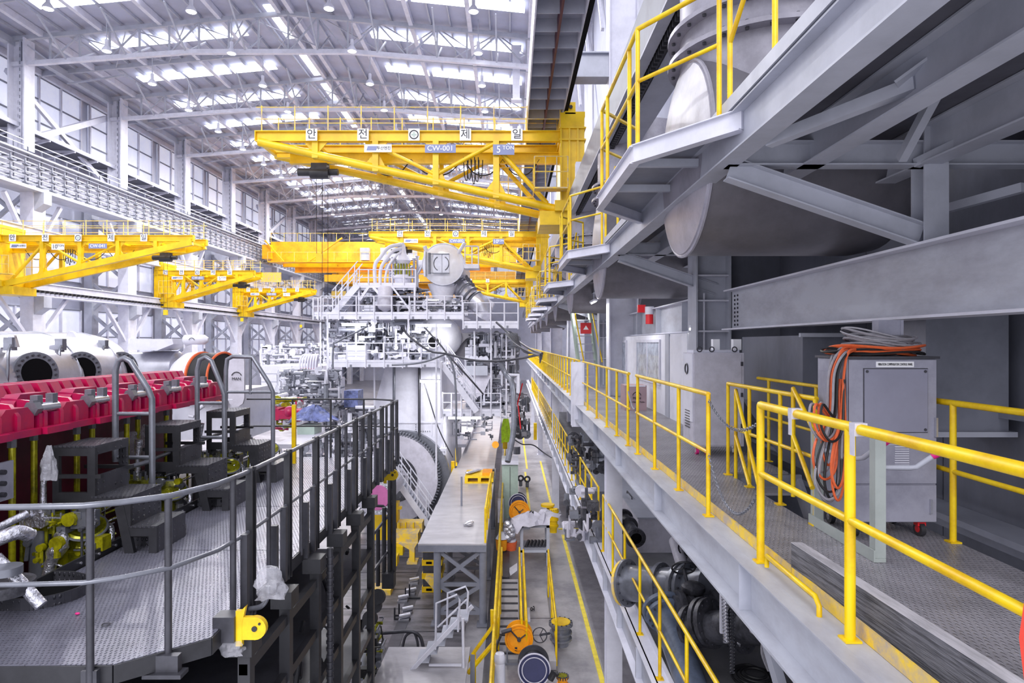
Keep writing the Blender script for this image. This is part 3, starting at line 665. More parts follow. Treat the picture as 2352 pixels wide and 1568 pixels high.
# right inner wall
w_ = struct(MB().box(4.9, 5.1, 1.2, 12, -7.4, 2.2), 'wall_right', 'wall')
m = MB(); 
for y in (3.2, 4.4, 5.9, 7.4, 9): m.box(4.893, 4.9, y, y+.01, -7, 2.2)
m.build('panel_seam', 'dk', w_)
m = MB().box(4.7, 4.9, 1.5, 12, -.72, -.67).box(4.6, 4.9, 1.5, 12, -1.95, -1.88).box(4.75, 4.9, 1.5, 12, -2.3, -2.22); m.build('wall_rail', 'steeld', w_)
MB().box(4.35, 4.75, 3.6, 12, -1.78, -1.72).build('cable_tray', 'steeld', w_)
m = MB().tube([(4.72, 1.5, .0), (4.72, 5.2, .0)], .03, 8); m.build('conduit', 'dk', w_)
struct(MB().box(3.9, 5.2, 11.9, 12.1, -7.4, 2.2), 'wall_right', 'wall')
g = thing('wall_duct', 'square grey duct box on the wall behind the control cabinet', 'duct', (4.2, 6.6, -1))
MB().box(4.0, 4.8, 6.3, 6.9, -.85, .35).build('casing', 'steeld', g); MB().box(3.95, 4.85, 6.25, 6.95, -.9, -.85).build('flange', 'steel', g); MB().box(3.95, 4.85, 6.25, 6.95, .35, .4).build('flange', 'steel', g)
g = thing('grey_tank', 'dark grey panelled tank with sloping hopper behind the stair opening', 'tank', (4.2, 8.8, -1))
MB().box(3.75, 4.8, 8.4, 10.6, -.9, .1).build('shell', 'wall', g); MB().prism([(3.75, 8.4, -.9), (4.8, 8.4, -.9), (4.8, 8.4, -1.9), (4.4, 8.4, -1.9)], (0, 2.2, 0)).build('hopper', 'steeld', g)
MB().box(3.7, 4.8, 8.35, 8.4, .08, .13).build('rim', 'steel', g); MB().box(3.7, 4.8, 8.35, 8.4, -.92, -.88).build('rim', 'steel', g)
# ---- upper level ----
UP = 1.95
xs = [(1.95, 'outermost over the catwalk'), (2.72, 'second from the outer edge'), (3.75, 'third from the outer edge')]
for x, t in xs:
    z0 = 1.6
    MB().ib((x, 1.2, (z0+UP)/2), (x, 72 if x < 2 else 30, (z0+UP)/2), .2, UP-z0, .016).build('upper_beam', 'steel', None, 'long grey upper floor I-beam, %s' % t, 'beam', 'upper floor beams')
g = thing('side_flashing', 'narrow grey ledge strip on top of the outermost upper beam', 'ledge', (1.9, 20, UP))
MB().box(1.84, 1.98, 1.2, 72, UP+.005, UP+.09).build('angle_strip', 'steeld', g); MB().box(1.835, 1.84, 1.2, 72, UP+.01, UP+.12).build('upstand', 'steel', g)
for k, y in enumerate((5.93, 11.9, 27, 42)):
    g = thing('floor_frame', 'grey cross frame with knee brace under the upper floor, %s to the camera' % ORD[k], 'frame', (3, y, 1.6), 'cross frames under the upper floor')
    MB().ib((1.95, y, 1.71), (5.2, y, 1.71), .16, .22, .014).build('cross_beam', 'steel', g)
    MB().ib((1.98, y, 1.58), (3.72, y, .98), .14, .2, .014, up=(0, 1, 0) if 0 else (0, 0, 1)).build('knee_brace', 'steel', g)
    if k == 0: MB().ib((3.68+.12, y, .9), (3.8, y, UP), .22, .2, .016).box(3.79, 3.92, y-.05, y+.05, .9, UP).build('stub_column', 'steel', g)
g = thing('angle_brace', 'loose grey angle brace under the upper floor near the duct', 'brace', (2.5, 5, 1.6))
MB().bar(P(1765, 325, 5.3), P(2105, 192, 4.4), .09, .09).build('angle', 'steel', g)
MB().bar(P(2105, 192, 4.4)+V((-.1, .05, .0)), P(2225, 80, 4.2), .2, .02).build('gusset', 'steel', g)
MB().ib(P(2225, 90, 4.2), P(2345, -120, 4.0), .1, .12).build('hanger', 'steel', g)
for i, (a, b) in enumerate((((2070, 365, 5.7), (2150, 215, 5.2)), ((2170, 480, 6.3), (2352, 430, 5.6)), ((2105, 375, 5.9), (2390, 240, 4.9)))):
    MB().bar(P(*a), P(*b), .07, .08).build('angle_brace', 'steel', None, ('short slanting grey strut beside the stub column', 'lower grey strut right of the stub column', 'upper grey strut right of the stub column')[i], 'brace')
# dark upper floor slab with gaps for the ducts
DU = [7.5+7.3*k for k in range(9)]
for i, (a, b) in enumerate(((1.2, 6.3), (8.8, 13.6), (16.1, 20.9))):
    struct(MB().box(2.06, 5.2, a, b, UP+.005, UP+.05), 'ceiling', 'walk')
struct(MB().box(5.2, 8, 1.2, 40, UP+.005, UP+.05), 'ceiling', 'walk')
dp = None
for k, y in enumerate(DU):
    L = 'large grey exhaust duct with rounded end cap, %s to the camera' % ORD[k]
    rr = 1.07; zc = 2.08; xe = 2.0
    if dp is None:
        dp = thing('exhaust_duct', L, 'duct', (xe, y, zc), 'big exhaust ducts')
        MB().lathe((xe, y, zc), (1, 0, 0), [(0, rr), (1.0, rr), (1.9, rr), (2.15, rr*.95), (2.3, rr*.8), (2.38, rr*.5), (2.4, 0)], 48).build('duct_body', 'duct', dp)
        MB().lathe((xe, y, zc), (1, 0, 0), [(-.10, 0), (-.095, .4), (-.07, .8), (-.03, rr-.02), (.01, rr)], 48).build('end_cap', 'ductw', dp)
        MB().ring((xe, y, zc), (1, 0, 0), rr+.005, .022, 48).build('rim_bead', 'ductw', dp)
        MB().lathe((2.95, y, zc+.3), (0, 0, 1), [(0, .98), (.9, .98), (2.4, .98)], 48).build('riser', 'ductw', dp)
        for zz in (3.22, 3.52):
            f = MB().lathe((2.95, y, zz), (0, 0, 1), [(-.025, 1.0), (-.025, 1.12), (.025, 1.12), (.025, 1.0)], 48).build('flange', 'ductw', dp)
            MB().bolts((2.95, y, zz), (0, 0, 1), 1.06, 28, .022, .05).build('flange_bolts', 'dk', f)
        MB().box(3.1, 3.108, y-1.08, y+1.08, zc-.01, zc) if 0 else None
    else: copyt(dp, (xe, y, zc), label=L)
# octagonal access platforms around the duct caps
pp = None
for k in range(7):
    y = DU[k]; L = 'pale grey access platform with yellow railing around a duct end, %s to the camera' % ORD[k]
    if pp is None:
        pp = thing('access_platform', L, 'platform', (1.9, y, 1.85), 'access platforms at the duct ends')
        pts = [(1.93, y-2.05), (1.22, y-1.05), (1.18, y+1.2), (1.93, y+2.2)]
        m = MB()
        for i in range(3): a, b = pts[i], pts[i+1]; m.bar((a[0], a[1], 1.86), (b[0], b[1], 1.86), .03, .17); m.bar((a[0], a[1], 1.78), (b[0], b[1], 1.78), .1, .015); m.bar((a[0], a[1], 1.945), (b[0], b[1], 1.945), .1, .012)
        m.build('edge_channel', 'steelw', pp)
        inn = [(1.9, y-1.9), (1.88, y-1.0), (1.88, y+1.1), (1.9, y+2.0)]
        m = MB().prism([(p[0], p[1], 1.93) for p in (pts[0], pts[1], inn[1], inn[0])], (0, 0, .01)); m.prism([(p[0], p[1], 1.93) for p in (pts[1], pts[2], inn[2], inn[1])], (0, 0, .01)); m.prism([(p[0], p[1], 1.93) for p in (pts[2], pts[3], inn[3], inn[2])], (0, 0, .01))
        m.build('floor_plate', 'steeld', pp)
        for yy in (y-.75, y+.35): MB().box(1.22, 1.93, yy-.03, yy+.03, 1.82, 1.9).build('joist', 'steel', pp)
        up = V((0, 0, 1.15)); b = [V((p[0]+.03, p[1], 1.95)) for p in pts]
        b[0] = V((1.80, y-1.85, 1.95)); b[3] = V((1.85, y+2.0, 1.95))
        rl = MB().tube([p+up for p in b], .024, 8).build('top_rail', 'yel', pp); MB().tube([p+up*.55 for p in b], .02, 8).build('mid_rail', 'yel', pp)
        for p in (b[0], b[1], b[1]+V((0, .45, 0)), b[2], b[2]+V((0, -.5, 0)), b[3]):
            MB().cyl(p, p+up, .023, 8).build('post', 'yel', pp)
        e = V((1.93, y-2.05, 1.95))
        m = MB().tube([(1.86, y-1.95, 1.95), (1.86, y-1.95, 3.2)], .024, 8).tube([(1.86, y-1.95, 2.55), (1.9, y-2.4, 2.95), (1.95, y-2.6, 3.3)], .022, 8).tube([(2.0, y-2.55, 2.05), (2.0, y-2.55, 3.2)], .024, 8); m.build('end_post', 'yel', pp)
        MB().ib((1.95, y-2.0, 1.9), (2.2, y-2.0, 1.9), .1, .12).build('link_beam', 'steelw', pp)
    else: copyt(pp, (1.9, y, 1.85), label=L)
# lower crane rail on the right wall and upper girder
g = thing('jib_crane_rail', 'dark grey lower crane rail girder with a toothed rack above the right platforms', 'crane rail', (2.3, 30, 4.3))
MB().box(1.95, 1.98, 2.5, 110, 4.32, 5.05).build('side_plate', 'steeld', g)
MB().box(1.95, 2.12, 2.5, 110, 4.28, 4.32).box(2.3, 2.75, 2.5, 110, 4.28, 4.32).box(1.95, 2.9, 2.5, 110, 5.0, 5.05).box(2.7, 2.75, 2.5, 110, 4.3, 5.0).build('flanges', 'steel', g)
m = MB(); y = 5
while y < 75: m.box(2.14, 2.22, y, y+.05, 4.2, 4.34); y += .14 if y < 30 else .3
m.box(2.16, 2.27, 3, 90, 4.26, 4.34); m.build('toothed_rack', 'black', g, kind='stuff')
g = thing('upper_guide_girder', 'deep coffered grey guide girder seen from below at the top right', 'crane rail', (1.2, 40, 7.9))
MB().box(.58, 1.84, 4, 110, 8.25, 8.28).build('soffit_plate', 'steel', g)
MB().box(.56, .6, 4, 110, 7.85, 8.9).box(1.78, 1.82, 4, 110, 7.85, 8.6).build('edge_plates', 'steelw', g)
MB().box(1.80, 1.92, 4, 110, 7.82, 7.92).build('guide_bar', 'hole', g)
MB().box(1.17, 1.23, 4, 110, 7.84, 8.25).build('power_rail', 'maroon', g)
m = MB(); 
for k in range(100): m.box(.6, 1.78, 12+.92*k, 12.03+.92*k, 7.92, 8.25)
m.build('stiffener', 'steel', g, kind='stuff')
for k, y in enumerate((20.3, 35, 50, 65, 80)):
    g = thing('hall_column', 'tall white hall column behind the right crane rail, %s to the camera' % ORD[k], 'column', (3.3, y, FL), 'hall columns on the right')
    MB().box(3.0, 3.9, y-.03, y+.03, FL, 19).box(3.0, 3.04, y-.3, y+.3, FL, 19).box(3.86, 3.9, y-.3, y+.3, FL, 19).build('shaft', 'steelw', g)
    MB().box(1.8, 3.0, y-.2, y-.16, 8.2, 8.9).box(1.8, 3.0, y-.3, y+.3, 8.9, 8.94).box(1.8, 3.0, y-.3, y+.3, 8.16, 8.2).build('bracket', 'steel', g)
    MB().box(2.0, 3.0, y-.15, y+.15, 5.05, 5.6).build('rail_seat', 'steelw', g)
for k, y in enumerate((28, 41.5, 56)):
    m = MB().box(.1, .55, y-.2, y+.2, 15.4, 18.8).box(0, .65, y-.3, y+.3, 18.7, 18.8).box(0, .65, y-.3, y+.3, 15.35, 15.45) if k else None
    if m: m.build('truss_bearing', 'steelw', None, 'white boxed truss bearing post beside the guide girder, %s' % ('', 'nearer one', 'farther one')[k], 'post')
struct(MB().box(4.4, 4.5, 12.2, 110, 2.2, 19.2), 'wall_right', 'clad')
m = MB()
for k in range(9): m.bar((3.5, 13+k*4, 12), (3.5, 16+k*4, 17), .12, .15)
m.build('wall_bracing', 'steelw', None, 'zigzag white bracing high on the right wall', 'bracing')
# upper right pipe things above the flanges
g = thing('overhead_joist', 'dark grey overhead joists above the flanged duct at the top', 'beam', (3, 8, 4.6))
for a, b in (((1700, -40, 8.5), (2000, 80, 10.)), ((1760, -60, 8), (2050, 40, 9.5)), ((1880, 30, 10), (1960, -90, 9))): MB().ib(P(*a), P(*b), .15, .2).build('joist', 'steeld', g)
# ---- lower mezzanine ----
MZ = -4.2
g = thing('mezzanine_edge_beam', 'pale edge beam of the lower mezzanine with stepped toe plates', 'beam', (1.9, 20, -4.7))
MB().box(1.80, 1.82, 2, 75, -4.62, MZ).build('web_plate', 'beamscuff', g)
MB().box(1.74, 1.98, 2, 75, MZ-.012, MZ).box(1.70, 1.98, 2, 75, -4.64, -4.62).build('flanges', 'steelw', g)
MB().box(1.96, 1.975, 2, 75, MZ, MZ+.09).build('toe_board', 'steelw', g)
m = MB()
for k in range(24): m.box(1.72, 1.8, 4.2+1.6*k, 4.25+1.6*k, -4.62, MZ-.012)
m.build('stiffener', 'steel', g)
struct(MB().box(1.96, 8.5, 2, 40, MZ-.1, MZ-.001), 'floor', 'concd')
rs = [(13.2, 4.4, 'nearest below the catwalk'), (28.6, 13.9, 'middle one between two columns'), (60, 29.4, 'farthest one below the catwalk')]
for (a, b, t) in rs:
    n = int((a-b)/1.15)+1
    rail('yellow lower mezzanine railing, %s' % t, [(1.86, a, MZ), (1.86, b, MZ)], [(1.86, b+(a-b)*i/(n-1), MZ) for i in range(n)], 1.13, .6, .024, group='mezzanine railings')
# ---------------- cranes ----------------
def jib(label, xm, D, s, L, zb, zt, signs, lo, tons, code, detail=2, logo=True):
    g = thing('wall_jib_crane', label, 'crane', (xm, D, zb), 'yellow wall jib cranes')
    xt = xm+s*L; H = zt-zb; y = 'yelcr'; F0, F1 = D-.8, D+.8
    xi = xm+s*.4
    for yy in (F0, F1):
        m = MB(); m.ib((xi, yy, zt), (xt, yy, zt), .22, .36, .03); m.box(min(xt, xt-s*.03), max(xt, xt-s*.03), yy-.12, yy+.12, zt-.18, zt+.18)
        m.build('boom_beam', y, g)
        m = MB().tube([(xt-s*.1, yy, zt-.18), (xm+s*1.0, yy, zb+.32), (xm+s*.4, yy, zb+.18)], .14, 10) if s < 0 else MB().bar((xt-s*.1, yy, zt-.22), (xm+s*.6, yy, zb+.25), .24, .34)
        m.build('lower_chord', y, g)
        zc = lambda x: zt-.2+(zb+.32-zt+.2)*min(1, max(0, (x-xt)/(xm+s*1.0-xt)))
        ts = [.81, .62, .43, .24]
        for i, t in enumerate(ts):
            x = xm+s*L*t; m = MB().bar((x, yy, zt-.15), (x, yy, zc(x)-.1), .2, .26)
            m.prism([(x-.42, yy-.02, zt-.17), (x+.42, yy-.02, zt-.17), (x+.13, yy-.02, zt-.5), (x-.13, yy-.02, zt-.5)], (0, .04, 0))
            if i: m.prism([(x-.35, yy-.02, zc(x-.35)+.1), (x-.1, yy-.02, zc(x)+.5), (x+.1, yy-.02, zc(x)+.5), (x+.35, yy-.02, zc(x+.35)+.1)], (0, .04, 0))
            m.build('upright', y, g)
        x = [xm+s*L*t for t in ts]
        for p_, q_, r_ in (((x[1], yy, zt-.3), (x[2], yy, zc(x[2])+.25), .065), ((x[2], yy, zc(x[2])+.25), (x[3], yy, zt-.2), .075), ((x[3], yy, zt-.35), (xm+s*.85, yy, zb+.4), .085)):
            MB().tube([p_, q_], r_, 8).build('diagonal_brace', y, g)
    MB().ib((xi, D, zt-.52), (xt-s*.9, D, zt-.52), .2, .4, .03).build('hoist_beam', y, g)
    m = MB()
    for t in (.98, .81, .62, .43, .24): x_ = xm+s*L*t; m.bar((x_, F0, zt-.24), (x_, F1, zt-.24), .12, .12)
    m.ib((xi, D+.35, zt-.3), (xt-s*.3, D+.35, zt-.3), .12, .2); m.build('cross_members', y, g)
    # mast
    m = MB().box(xm-.4, xm+.4, F0-.2, F1+.2, zb+.1, zt+.75)
    for k in range(3): m.box(xm-.42+.28*k, xm-.36+.28*k, F0-.26, F0-.2, zb+.3, zt+.2)
    m.box(xm-.45, xm+.45, F0-.28, F1+.28, zt-.2, zt-.15).box(xm-.45, xm+.45, F0-.28, F1+.28, zt+.2, zt+.25)
    m.build('mast', y, g)
    hd = MB().box(xm-.25, xm+.1, F0-.2, F0+.2, zt+.7, zt+1.1).box(xm-.3, xm+.42, F0-.2, F1+.2, zt+.6, zt+.78).build('roller_head', y, g)
    MB().cyl((xm-.06, F0-.25, zt+.93), (xm-.06, F0-.18, zt+.93), .06, 12).build('roller', 'black', hd)
    m = MB().box(min(xm+s*1.1, xm-.5*s), max(xm+s*1.1, xm-.5*s), F0-.15, F1+.15, zb-.35, zb+.12).box(xm+s*.2-.4, xm+s*.2+.4, F0-.3, F1+.3, zb+.1, zb+.45); m.build('base_carriage', y, g)
    MB().cyl((xm, F0-.42, zb+.28), (xm, F0-.3, zb+.28), .09, 12).build('drive_wheel', 'black', g)
    # service platform at mast foot and boom handrails
    w0, w1 = sorted((xm+s*.2, xm+s*1.3))
    for (a, b, yy, z) in ((w0, w1, F0-.7, zb+.8), (min(xm+s*1.3, xm+s*2.6), max(xm+s*1.3, xm+s*2.6), D-.3, zb+.75)):
        m = MB().box(a, b, yy, yy+.5, z-.05, z)
        for h in (.5, 1.0): m.tube([(a, yy, z+h), (b, yy, z+h)], .02, 5)
        for k in range(4): m.tube([(a+(b-a)*k/3, yy, z), (a+(b-a)*k/3, yy, z+1)], .02, 5)
        m.build('service_platform', 'yelworn', g)
    m = MB(); n = 9
    for yy in (F0, F1):
        for k in range(n+1): x_ = xi+s*(L-.6)*k/n; m.tube([(x_, yy, zt+.18), (x_, yy, zt+(1.05 if yy == F0 else 1.2))], .022, 5)
        for h in (.6, 1.0): m.tube([(xi, yy, zt+h), (xt, yy, zt+h)], .016, 5)
    m.build('boom_handrail', 'yelworn', g)
    # hoist
    hx = xm+s*L*.82
    h = MB().box(hx-.25, hx+.3, D-.2, D+.2, zt-1.05, zt-.72).build('hoist', 'dk', g)
    MB().cyl((hx-.75, D, zt-1.0), (hx-.3, D, zt-1.0), .14, 12).cyl((hx+.3, D, zt-1.0), (hx+.65, D, zt-1.0), .12, 12).cyl((hx-.3, D-.05, zt-1.05), (hx+.35, D-.05, zt-1.05), .2, 14).build('motor', 'black', h)
    m = MB()
    for dx in (-.12, .1): m.tube([(hx+dx, D, zt-1.2), (hx+dx*.9, D, zb-1.2)], .009, 4)
    m.build('hoist_rope', 'cable', g)
    MB().box(hx-.12, hx+.1, D-.06, D+.06, zb-1.5, zb-1.2).build('hook_block', 'yelcr', g)
    m = MB(); st = [.66, .52, .35, .22, .1]
    for i in range(4):
        a = xm+s*L*st[i]; b = xm+s*L*st[i+1]; m.tube(bez([(a, D, zt-.55), ((a*.75+b*.25), D, zt-1.0), ((a+b)/2, D, zt-1.12), ((a*.25+b*.75), D, zt-1.0), (b, D, zt-.55)], 4), .022, 5)
    for k in range(5): a = xm+s*L*(.30+.012*k); m.tube(bez([(a, D-.1, zt-.5), (a+.03, D-.1, zt-1.1-.1*(k % 2)), (a+.12, D-.1, zt-1.2-.12*(k % 3)), (a+.16, D-.1, zt-.6)], 4), .018, 5)
    m.build('festoon_cable', 'cable', g)
    yf = F0-.2
    for i, px in enumerate(signs):
        x_ = X(px, F0); o = MB().box(x_-.19, x_+.19, yf-.02, yf, zt-.2, zt+.2).build('letter_board', 'sign', g)
        if i == 2:
            MB().ring((x_, yf-.025, zt), (0, 1, 0), .14, .018, 20).build('cross_emblem', 'ink', o); MB().box(x_-.09, x_+.09, yf-.032, yf-.02, zt-.025, zt+.025).box(x_-.025, x_+.025, yf-.032, yf-.02, zt-.09, zt+.09).build('cross_emblem', 'green', o)
        else: text('안전 제일'[(0, 1, 0, 3, 4)[i]], .36, 'ink', o, (x_, yf-.026, zt), FACE)
    if lo:
        (a, b, c) = lo
        xa = X(a, F0); zz = zt-.46
        o = MB().box(xa-.46, xa+.46, yf-.02, yf, zz-.13, zz+.13).build('owner_board', 'sign', g)
        MB().prism([(xa-.38, yf-.03, zz-.07), (xa-.06, yf-.03, zz-.07), (xa-.02, yf-.03, zz+.07), (xa-.34, yf-.03, zz+.07)], (0, .01, 0)).build('logo_patch', 'signb', o)
        text('두산엔진', .13, 'ink', o, (xa+.2, yf-.026, zz), FACE)
        xa = X(b, F0); o = MB().box(xa-.52, xa+.52, yf-.02, yf, zz-.15, zz+.13).build('number_board', 'signb', g); text(code, .25, 'inkw', o, (xa, yf-.026, zz-.01), FACE)
        xa = X(c, F0); bd, tx = ('sign', 'ink') if s > 0 else ('signb', 'inkw')
        o = MB().box(xa-.36, xa+.36, yf-.02, yf, zz-.22, zz+.13).build('load_board', bd, g)
        text(tons, .34, tx, o, (xa-.17, yf-.026, zz-.05), FACE, sx=.9); text('TON', .18, tx, o, (xa+.16, yf-.026, zz+.01), FACE)
    return g
jib('largest yellow wall jib crane, upper right of the hall, marked five ton', 2.07, 23, -1, 10.75, 4.35, 7.02, (720, 837, 953, 1070, 1187), (871, 1013, 1157), '5', 'CW-001')
jib('yellow wall jib crane on the right rail just above the big white drum', 2.07, 43.7, -1, 11.4, 4.6, 7.15, (920, 983, 1047, 1112, 1175), (945, 1050, 1145), '10', 'CW-002')
jib('yellow wall jib crane on the left wall at the frame edge, marked ten ton', -29.55, 38.2, 1, 11.4, 3.15, 6.0, (35, 110, 185, 260, 335), (48, 230, 139), '10', 'CW-041')
jib('smaller yellow jib crane on the left rail, middle one of three', -29.3, 55.4, 1, 7.9, 3.35, 5.9, (383, 420, 456, 492, 530), (410, 457, 512), '5', 'CW-031')
jib('smaller yellow jib crane on the left rail, farthest of three', -29.3, 70.7, 1, 8.0, 3.2, 5.7, (572, 600, 628, 655, 684), (587, 625, 660), '5', 'CW-032')
jib('far yellow jib crane on the right rail behind the white engine', 2.07, 75, -1, 11., 4.5, 7.1, (960, 1000, 1040, 1080, 1120), None, '10', 'CW-003')
# overhead travelling cranes
def bridge(label, D, x0, x1, zt, zb):
    g = thing('bridge_crane', label, 'crane', ((x0+x1)/2, D, zb), 'yellow bridge cranes')
    MB().box(x0+.8, x1, D-.3, D+.3, zb, zt).build('box_girder', 'yelbr', g)
    MB().box(x0+.8, x1, D+3.7, D+4.3, zb, zt).build('box_girder', 'yelbr', g)
    for x in (x0, x1-.6): MB().box(x, x+1.0, D-.8, D+5, zb+.4, zt-.4).build('end_carriage', 'yelbr', g)
    MB().box(x0+.8, x1, D-1.3, D-.3, zb-.05, zb+.05).build('walkway', 'yelbr', g)
    m = MB(); x = x0+.8
    while x < x1: m.box(x, x+.05, D-1.32, D-1.28, zb, zb+1.1).box(x, x+.05, D-.3, D-.25, zt, zt+1); x += 1.5
    m.box(x0+.8, x1, D-1.32, D-1.28, zb+1.05, zb+1.1).box(x0+.8, x1, D-.3, D-.26, zt+.95, zt+1); m.build('handrail', 'yelworn', g)
    m = MB().bar((x0+9.2, D-1.2, zt+.3), (x0+5.5, D-1.2, zb+.1), .25, .15).bar((x0+.5, D-1.2, zt), (x0+2.6, D-1.2, zb), .3, .12).build('access_ladder', 'yelbr', g)
    for a, b in ((11.2, 12.2), (13.5, 15.4), (15.5, 17.6)): MB().box(x0+a, x0+b, D-1.1, D-.4, zb+.2, zb+1.6).build('electric_cubicle', 'steel', g)
    m = MB(); 
    for k in range(3): m.box(x0+2.5*k, x0+2.3+2.5*k, D-1.2, D-1.1, zb-2.3, zb-1.2) if k < 1 else None
    m.build('operator_cage', 'yelworn', g)
    MB().ib((x0+3, D+1.5, zb-.6), (x1-4, D+1.5, zb-.6), .5, .7, .1).build('lifting_beam', 'yelbr', g)
    MB().box(x0+6.5, x0+20, D+1.2, D+1.8, zb-2.0, zb-1.2).build('spreader', 'yelbr', g)
    m = MB()
    for x in (x0+8, x0+10, x0+19, x0+21): m.tube([(x, D+1.5, zb), (x, D+1.5, zb-2)], .03, 5)
    m.build('suspension_rope', 'cable', g)
bridge('yellow overhead bridge crane spanning the hall behind the white engine', 75, -28.3, 1.6, 11.6, 9.2)
bridge('farther yellow overhead bridge crane near the end wall', 104, -28.3, 1.6, 11.4, 9.4)
# extra vertical hoist ropes in the hall
for i, (px, D, z0, z1) in enumerate(((740, 26, 6.2, -2.5), (753, 26, 6.2, -2.5))):
    MB().tube([(X(px, D), D, z1), (X(px, D), D, z0)], .01, 4).build('hoist_rope', 'cable', None, 'thin dark hoist rope hanging left of the white engine, %s of the pair' % ('left', 'right')[i], 'rope', 'long hoist ropes')
# ---------------- left foreground engine ----------------
DZ = -2.25
g = thing('engine_gallery', 'dark grey tread plate engine gallery deck at the lower left', 'platform', (-3.3, 6, DZ))
poly = [(-4.3, 4.55), (-2.79, 4.58), (-2.30, 5.0), (-2.31, 5.5), (-2.25, 12.9), (-4.3, 12.9)]
MB().prism([(x, y, DZ-.02) for x, y in poly], (0, 0, .02)).build('deck_plate', 'deckl', g)
m = MB()
for i in range(5):
    a, b = poly[i], poly[(i+1) % 6]; m.bar((a[0], a[1], DZ-.07), (b[0], b[1], DZ-.07), .03, .13)
m.build('edge_plate', 'black', g)
m = MB().bar((-4.33, 4.6, DZ+.04), (-4.33, 12.9, DZ+.04), .02, .12); m.build('kerb', 'black', g)
m = MB()
for k in range(28): m.cyl((-4.318, 4.8+.29*k, DZ+.05), (-4.30, 4.8+.29*k, DZ+.05), .014, 6)
m.build('kerb_bolt', 'chrome', g)
for k in range(4):   # kidney shaped kerbs round the pumps
    y = 5.95+1.75*k
    pts = bez([(-4.32, y-.45, DZ), (-4.0, y-.42, DZ), (-3.82, y-.2, DZ), (-3.86, y+.05, DZ), (-4.1, y+.2, DZ), (-4.32, y+.22, DZ)], 5)
    m = MB()
    for a, b in zip(pts, pts[1:]): m.bar(a+V((0, 0, .05)), b+V((0, 0, .05)), .012, .1)
    m.build('pump_kerb', 'tread', g)
    MB().prism([p+V((0, 0, .002)) for p in pts], (0, 0, .004)).build('pump_recess', 'hole', g)
m = MB()
for y in (7.1, 9.0, 10.9): m.box(-4.25, -2.34, y, y+.006, DZ, DZ+.002)
m.build('plate_joint', 'hole', g)
m = MB().box(-3.65, -3.05, 4.56, 4.62, DZ-.5, DZ-.13); m.build('fascia_panel', 'steel', g)
MB().box(-2.98, -2.87, 4.52, 4.62, DZ-.16, DZ-.02).box(-3.08, -2.78, 4.50, 4.64, DZ-.19, DZ-.16).build('rail_bracket', 'dk', g)
MB().box(-2.6, -2.42, 4.74, 4.8, DZ-.14, DZ-.02).box(-2.66, -2.38, 4.7, 4.82, DZ-.17, DZ-.14).build('rail_bracket', 'dk', g)
# outer railing
g = thing('guard_rail', 'dark pipe railing around the near end and outer edge of the engine gallery', 'railing', (-2.3, 6, DZ))
path = [(-4.6, 4.40), (-3.3, 4.47), (-2.95, 4.5), (-2.75, 4.6), (-2.5, 4.8), (-2.34, 5.2), (-2.30, 5.6), (-2.23, 12.75)]
for h, nm, r in ((1.13, 'top_rail', .022), (.60, 'mid_rail', .018)):
    MB().tube([(x, y, DZ+h) for x, y in path], r, 8).build(nm, 'dk' if 0 else 'pipe', g)
for x, y in ((-2.92, 4.53), (-2.52, 4.8), (-2.32, 5.45)):
    MB().cyl((x, y, DZ-.12), (x, y, DZ+1.14), .026, 10).build('post', 'dk', g)
n = 8
for k in range(n):
    y = 5.75+.93*k; x = -2.29+.0085*k*.93
    MB().cyl((x, y+.42, DZ-.05), (x, y+.42, DZ+1.13), .022, 8).build('post', 'dk', g)
    MB().box(x-.03, x+.03, y-.045, y-.03, DZ-.15, DZ+1.16).box(x-.03, x+.03, y+.03, y+.045, DZ-.15, DZ+1.16).box(x-.01, x+.01, y-.03, y+.03, DZ-.15, DZ+1.16).build('channel_post', 'black', g)
    MB().box(x-.012, x+.045, y-.20, y-.14, DZ-.12, DZ+.62).build('slider_bar', 'dk', g); MB().box(x-.012, x+.045, y+.50, y+.56, DZ-.12, DZ+.5).build('slider_bar', 'dk', g)
g = thing('guard_rail', 'thin black railing across the far end of the engine gallery', 'railing', (-3.3, 12.8, DZ))
for h in (1.13, .6): MB().tube([(-2.23, 12.75, DZ+h), (-2.7, 12.85, DZ+h+.02), (-5.2, 12.85, DZ+h+.02)], .017, 6).build('rail_pipe', 'black', g)
for x in (-2.24, -2.9, -3.55, -4.3): MB().cyl((x, 12.85, DZ), (x, 12.85, DZ+1.14), .02, 6).build('post', 'black', g)
m = MB().box(-4.1, -4.03, 12.2, 12.26, DZ+.0, DZ+1.1); m.build('marker_post', 'yel', None, 'flat yellow upright post at the far left of the engine gallery', 'post')
# support frame below the gallery
g = thing('gallery_support_frame', 'black steel support frame with columns and shelves under the engine gallery', 'frame', (-2.3, 9, FL))
for k in range(6):
    y = 5.35+.95*k; x = -2.17
    MB().box(x-.05, x+.05, y-.05, y+.05, FL if k > 2 else -6.8, DZ-.14).build('column', 'black', g)
    MB().box(x-.12, x+.08, y-.09, y+.13, DZ-.28, DZ-.12).build('corner_block', 'black', g)
for z in (-2.65, -3.2, -3.8, -4.45, -5.1, -5.8): MB().box(-2.21, -2.14, 5.3, 10.2, z-.045, z+.045).build('longitudinal_rail', 'black', g)
for z in (-3.2, -4.45, -5.8): MB().box(-3.6, -2.2, 5.3, 10.2, z-.03, z-.01).build('lower_floor', 'dk', g)
for k in range(5):
    y = 5.5+.95*k
    for z in (-3.1, -4.3): 
        if (k+int(z)) % 3: MB().box(-2.62, -2.58, y+.05, y+.62, z-.75, z-.08).build('inner_panel', 'cabl', g)
MB().box(-4.2, -3.6, 5, 11.5, FL, DZ-.2).build('inner_wall', 'black', g)
m = MB()
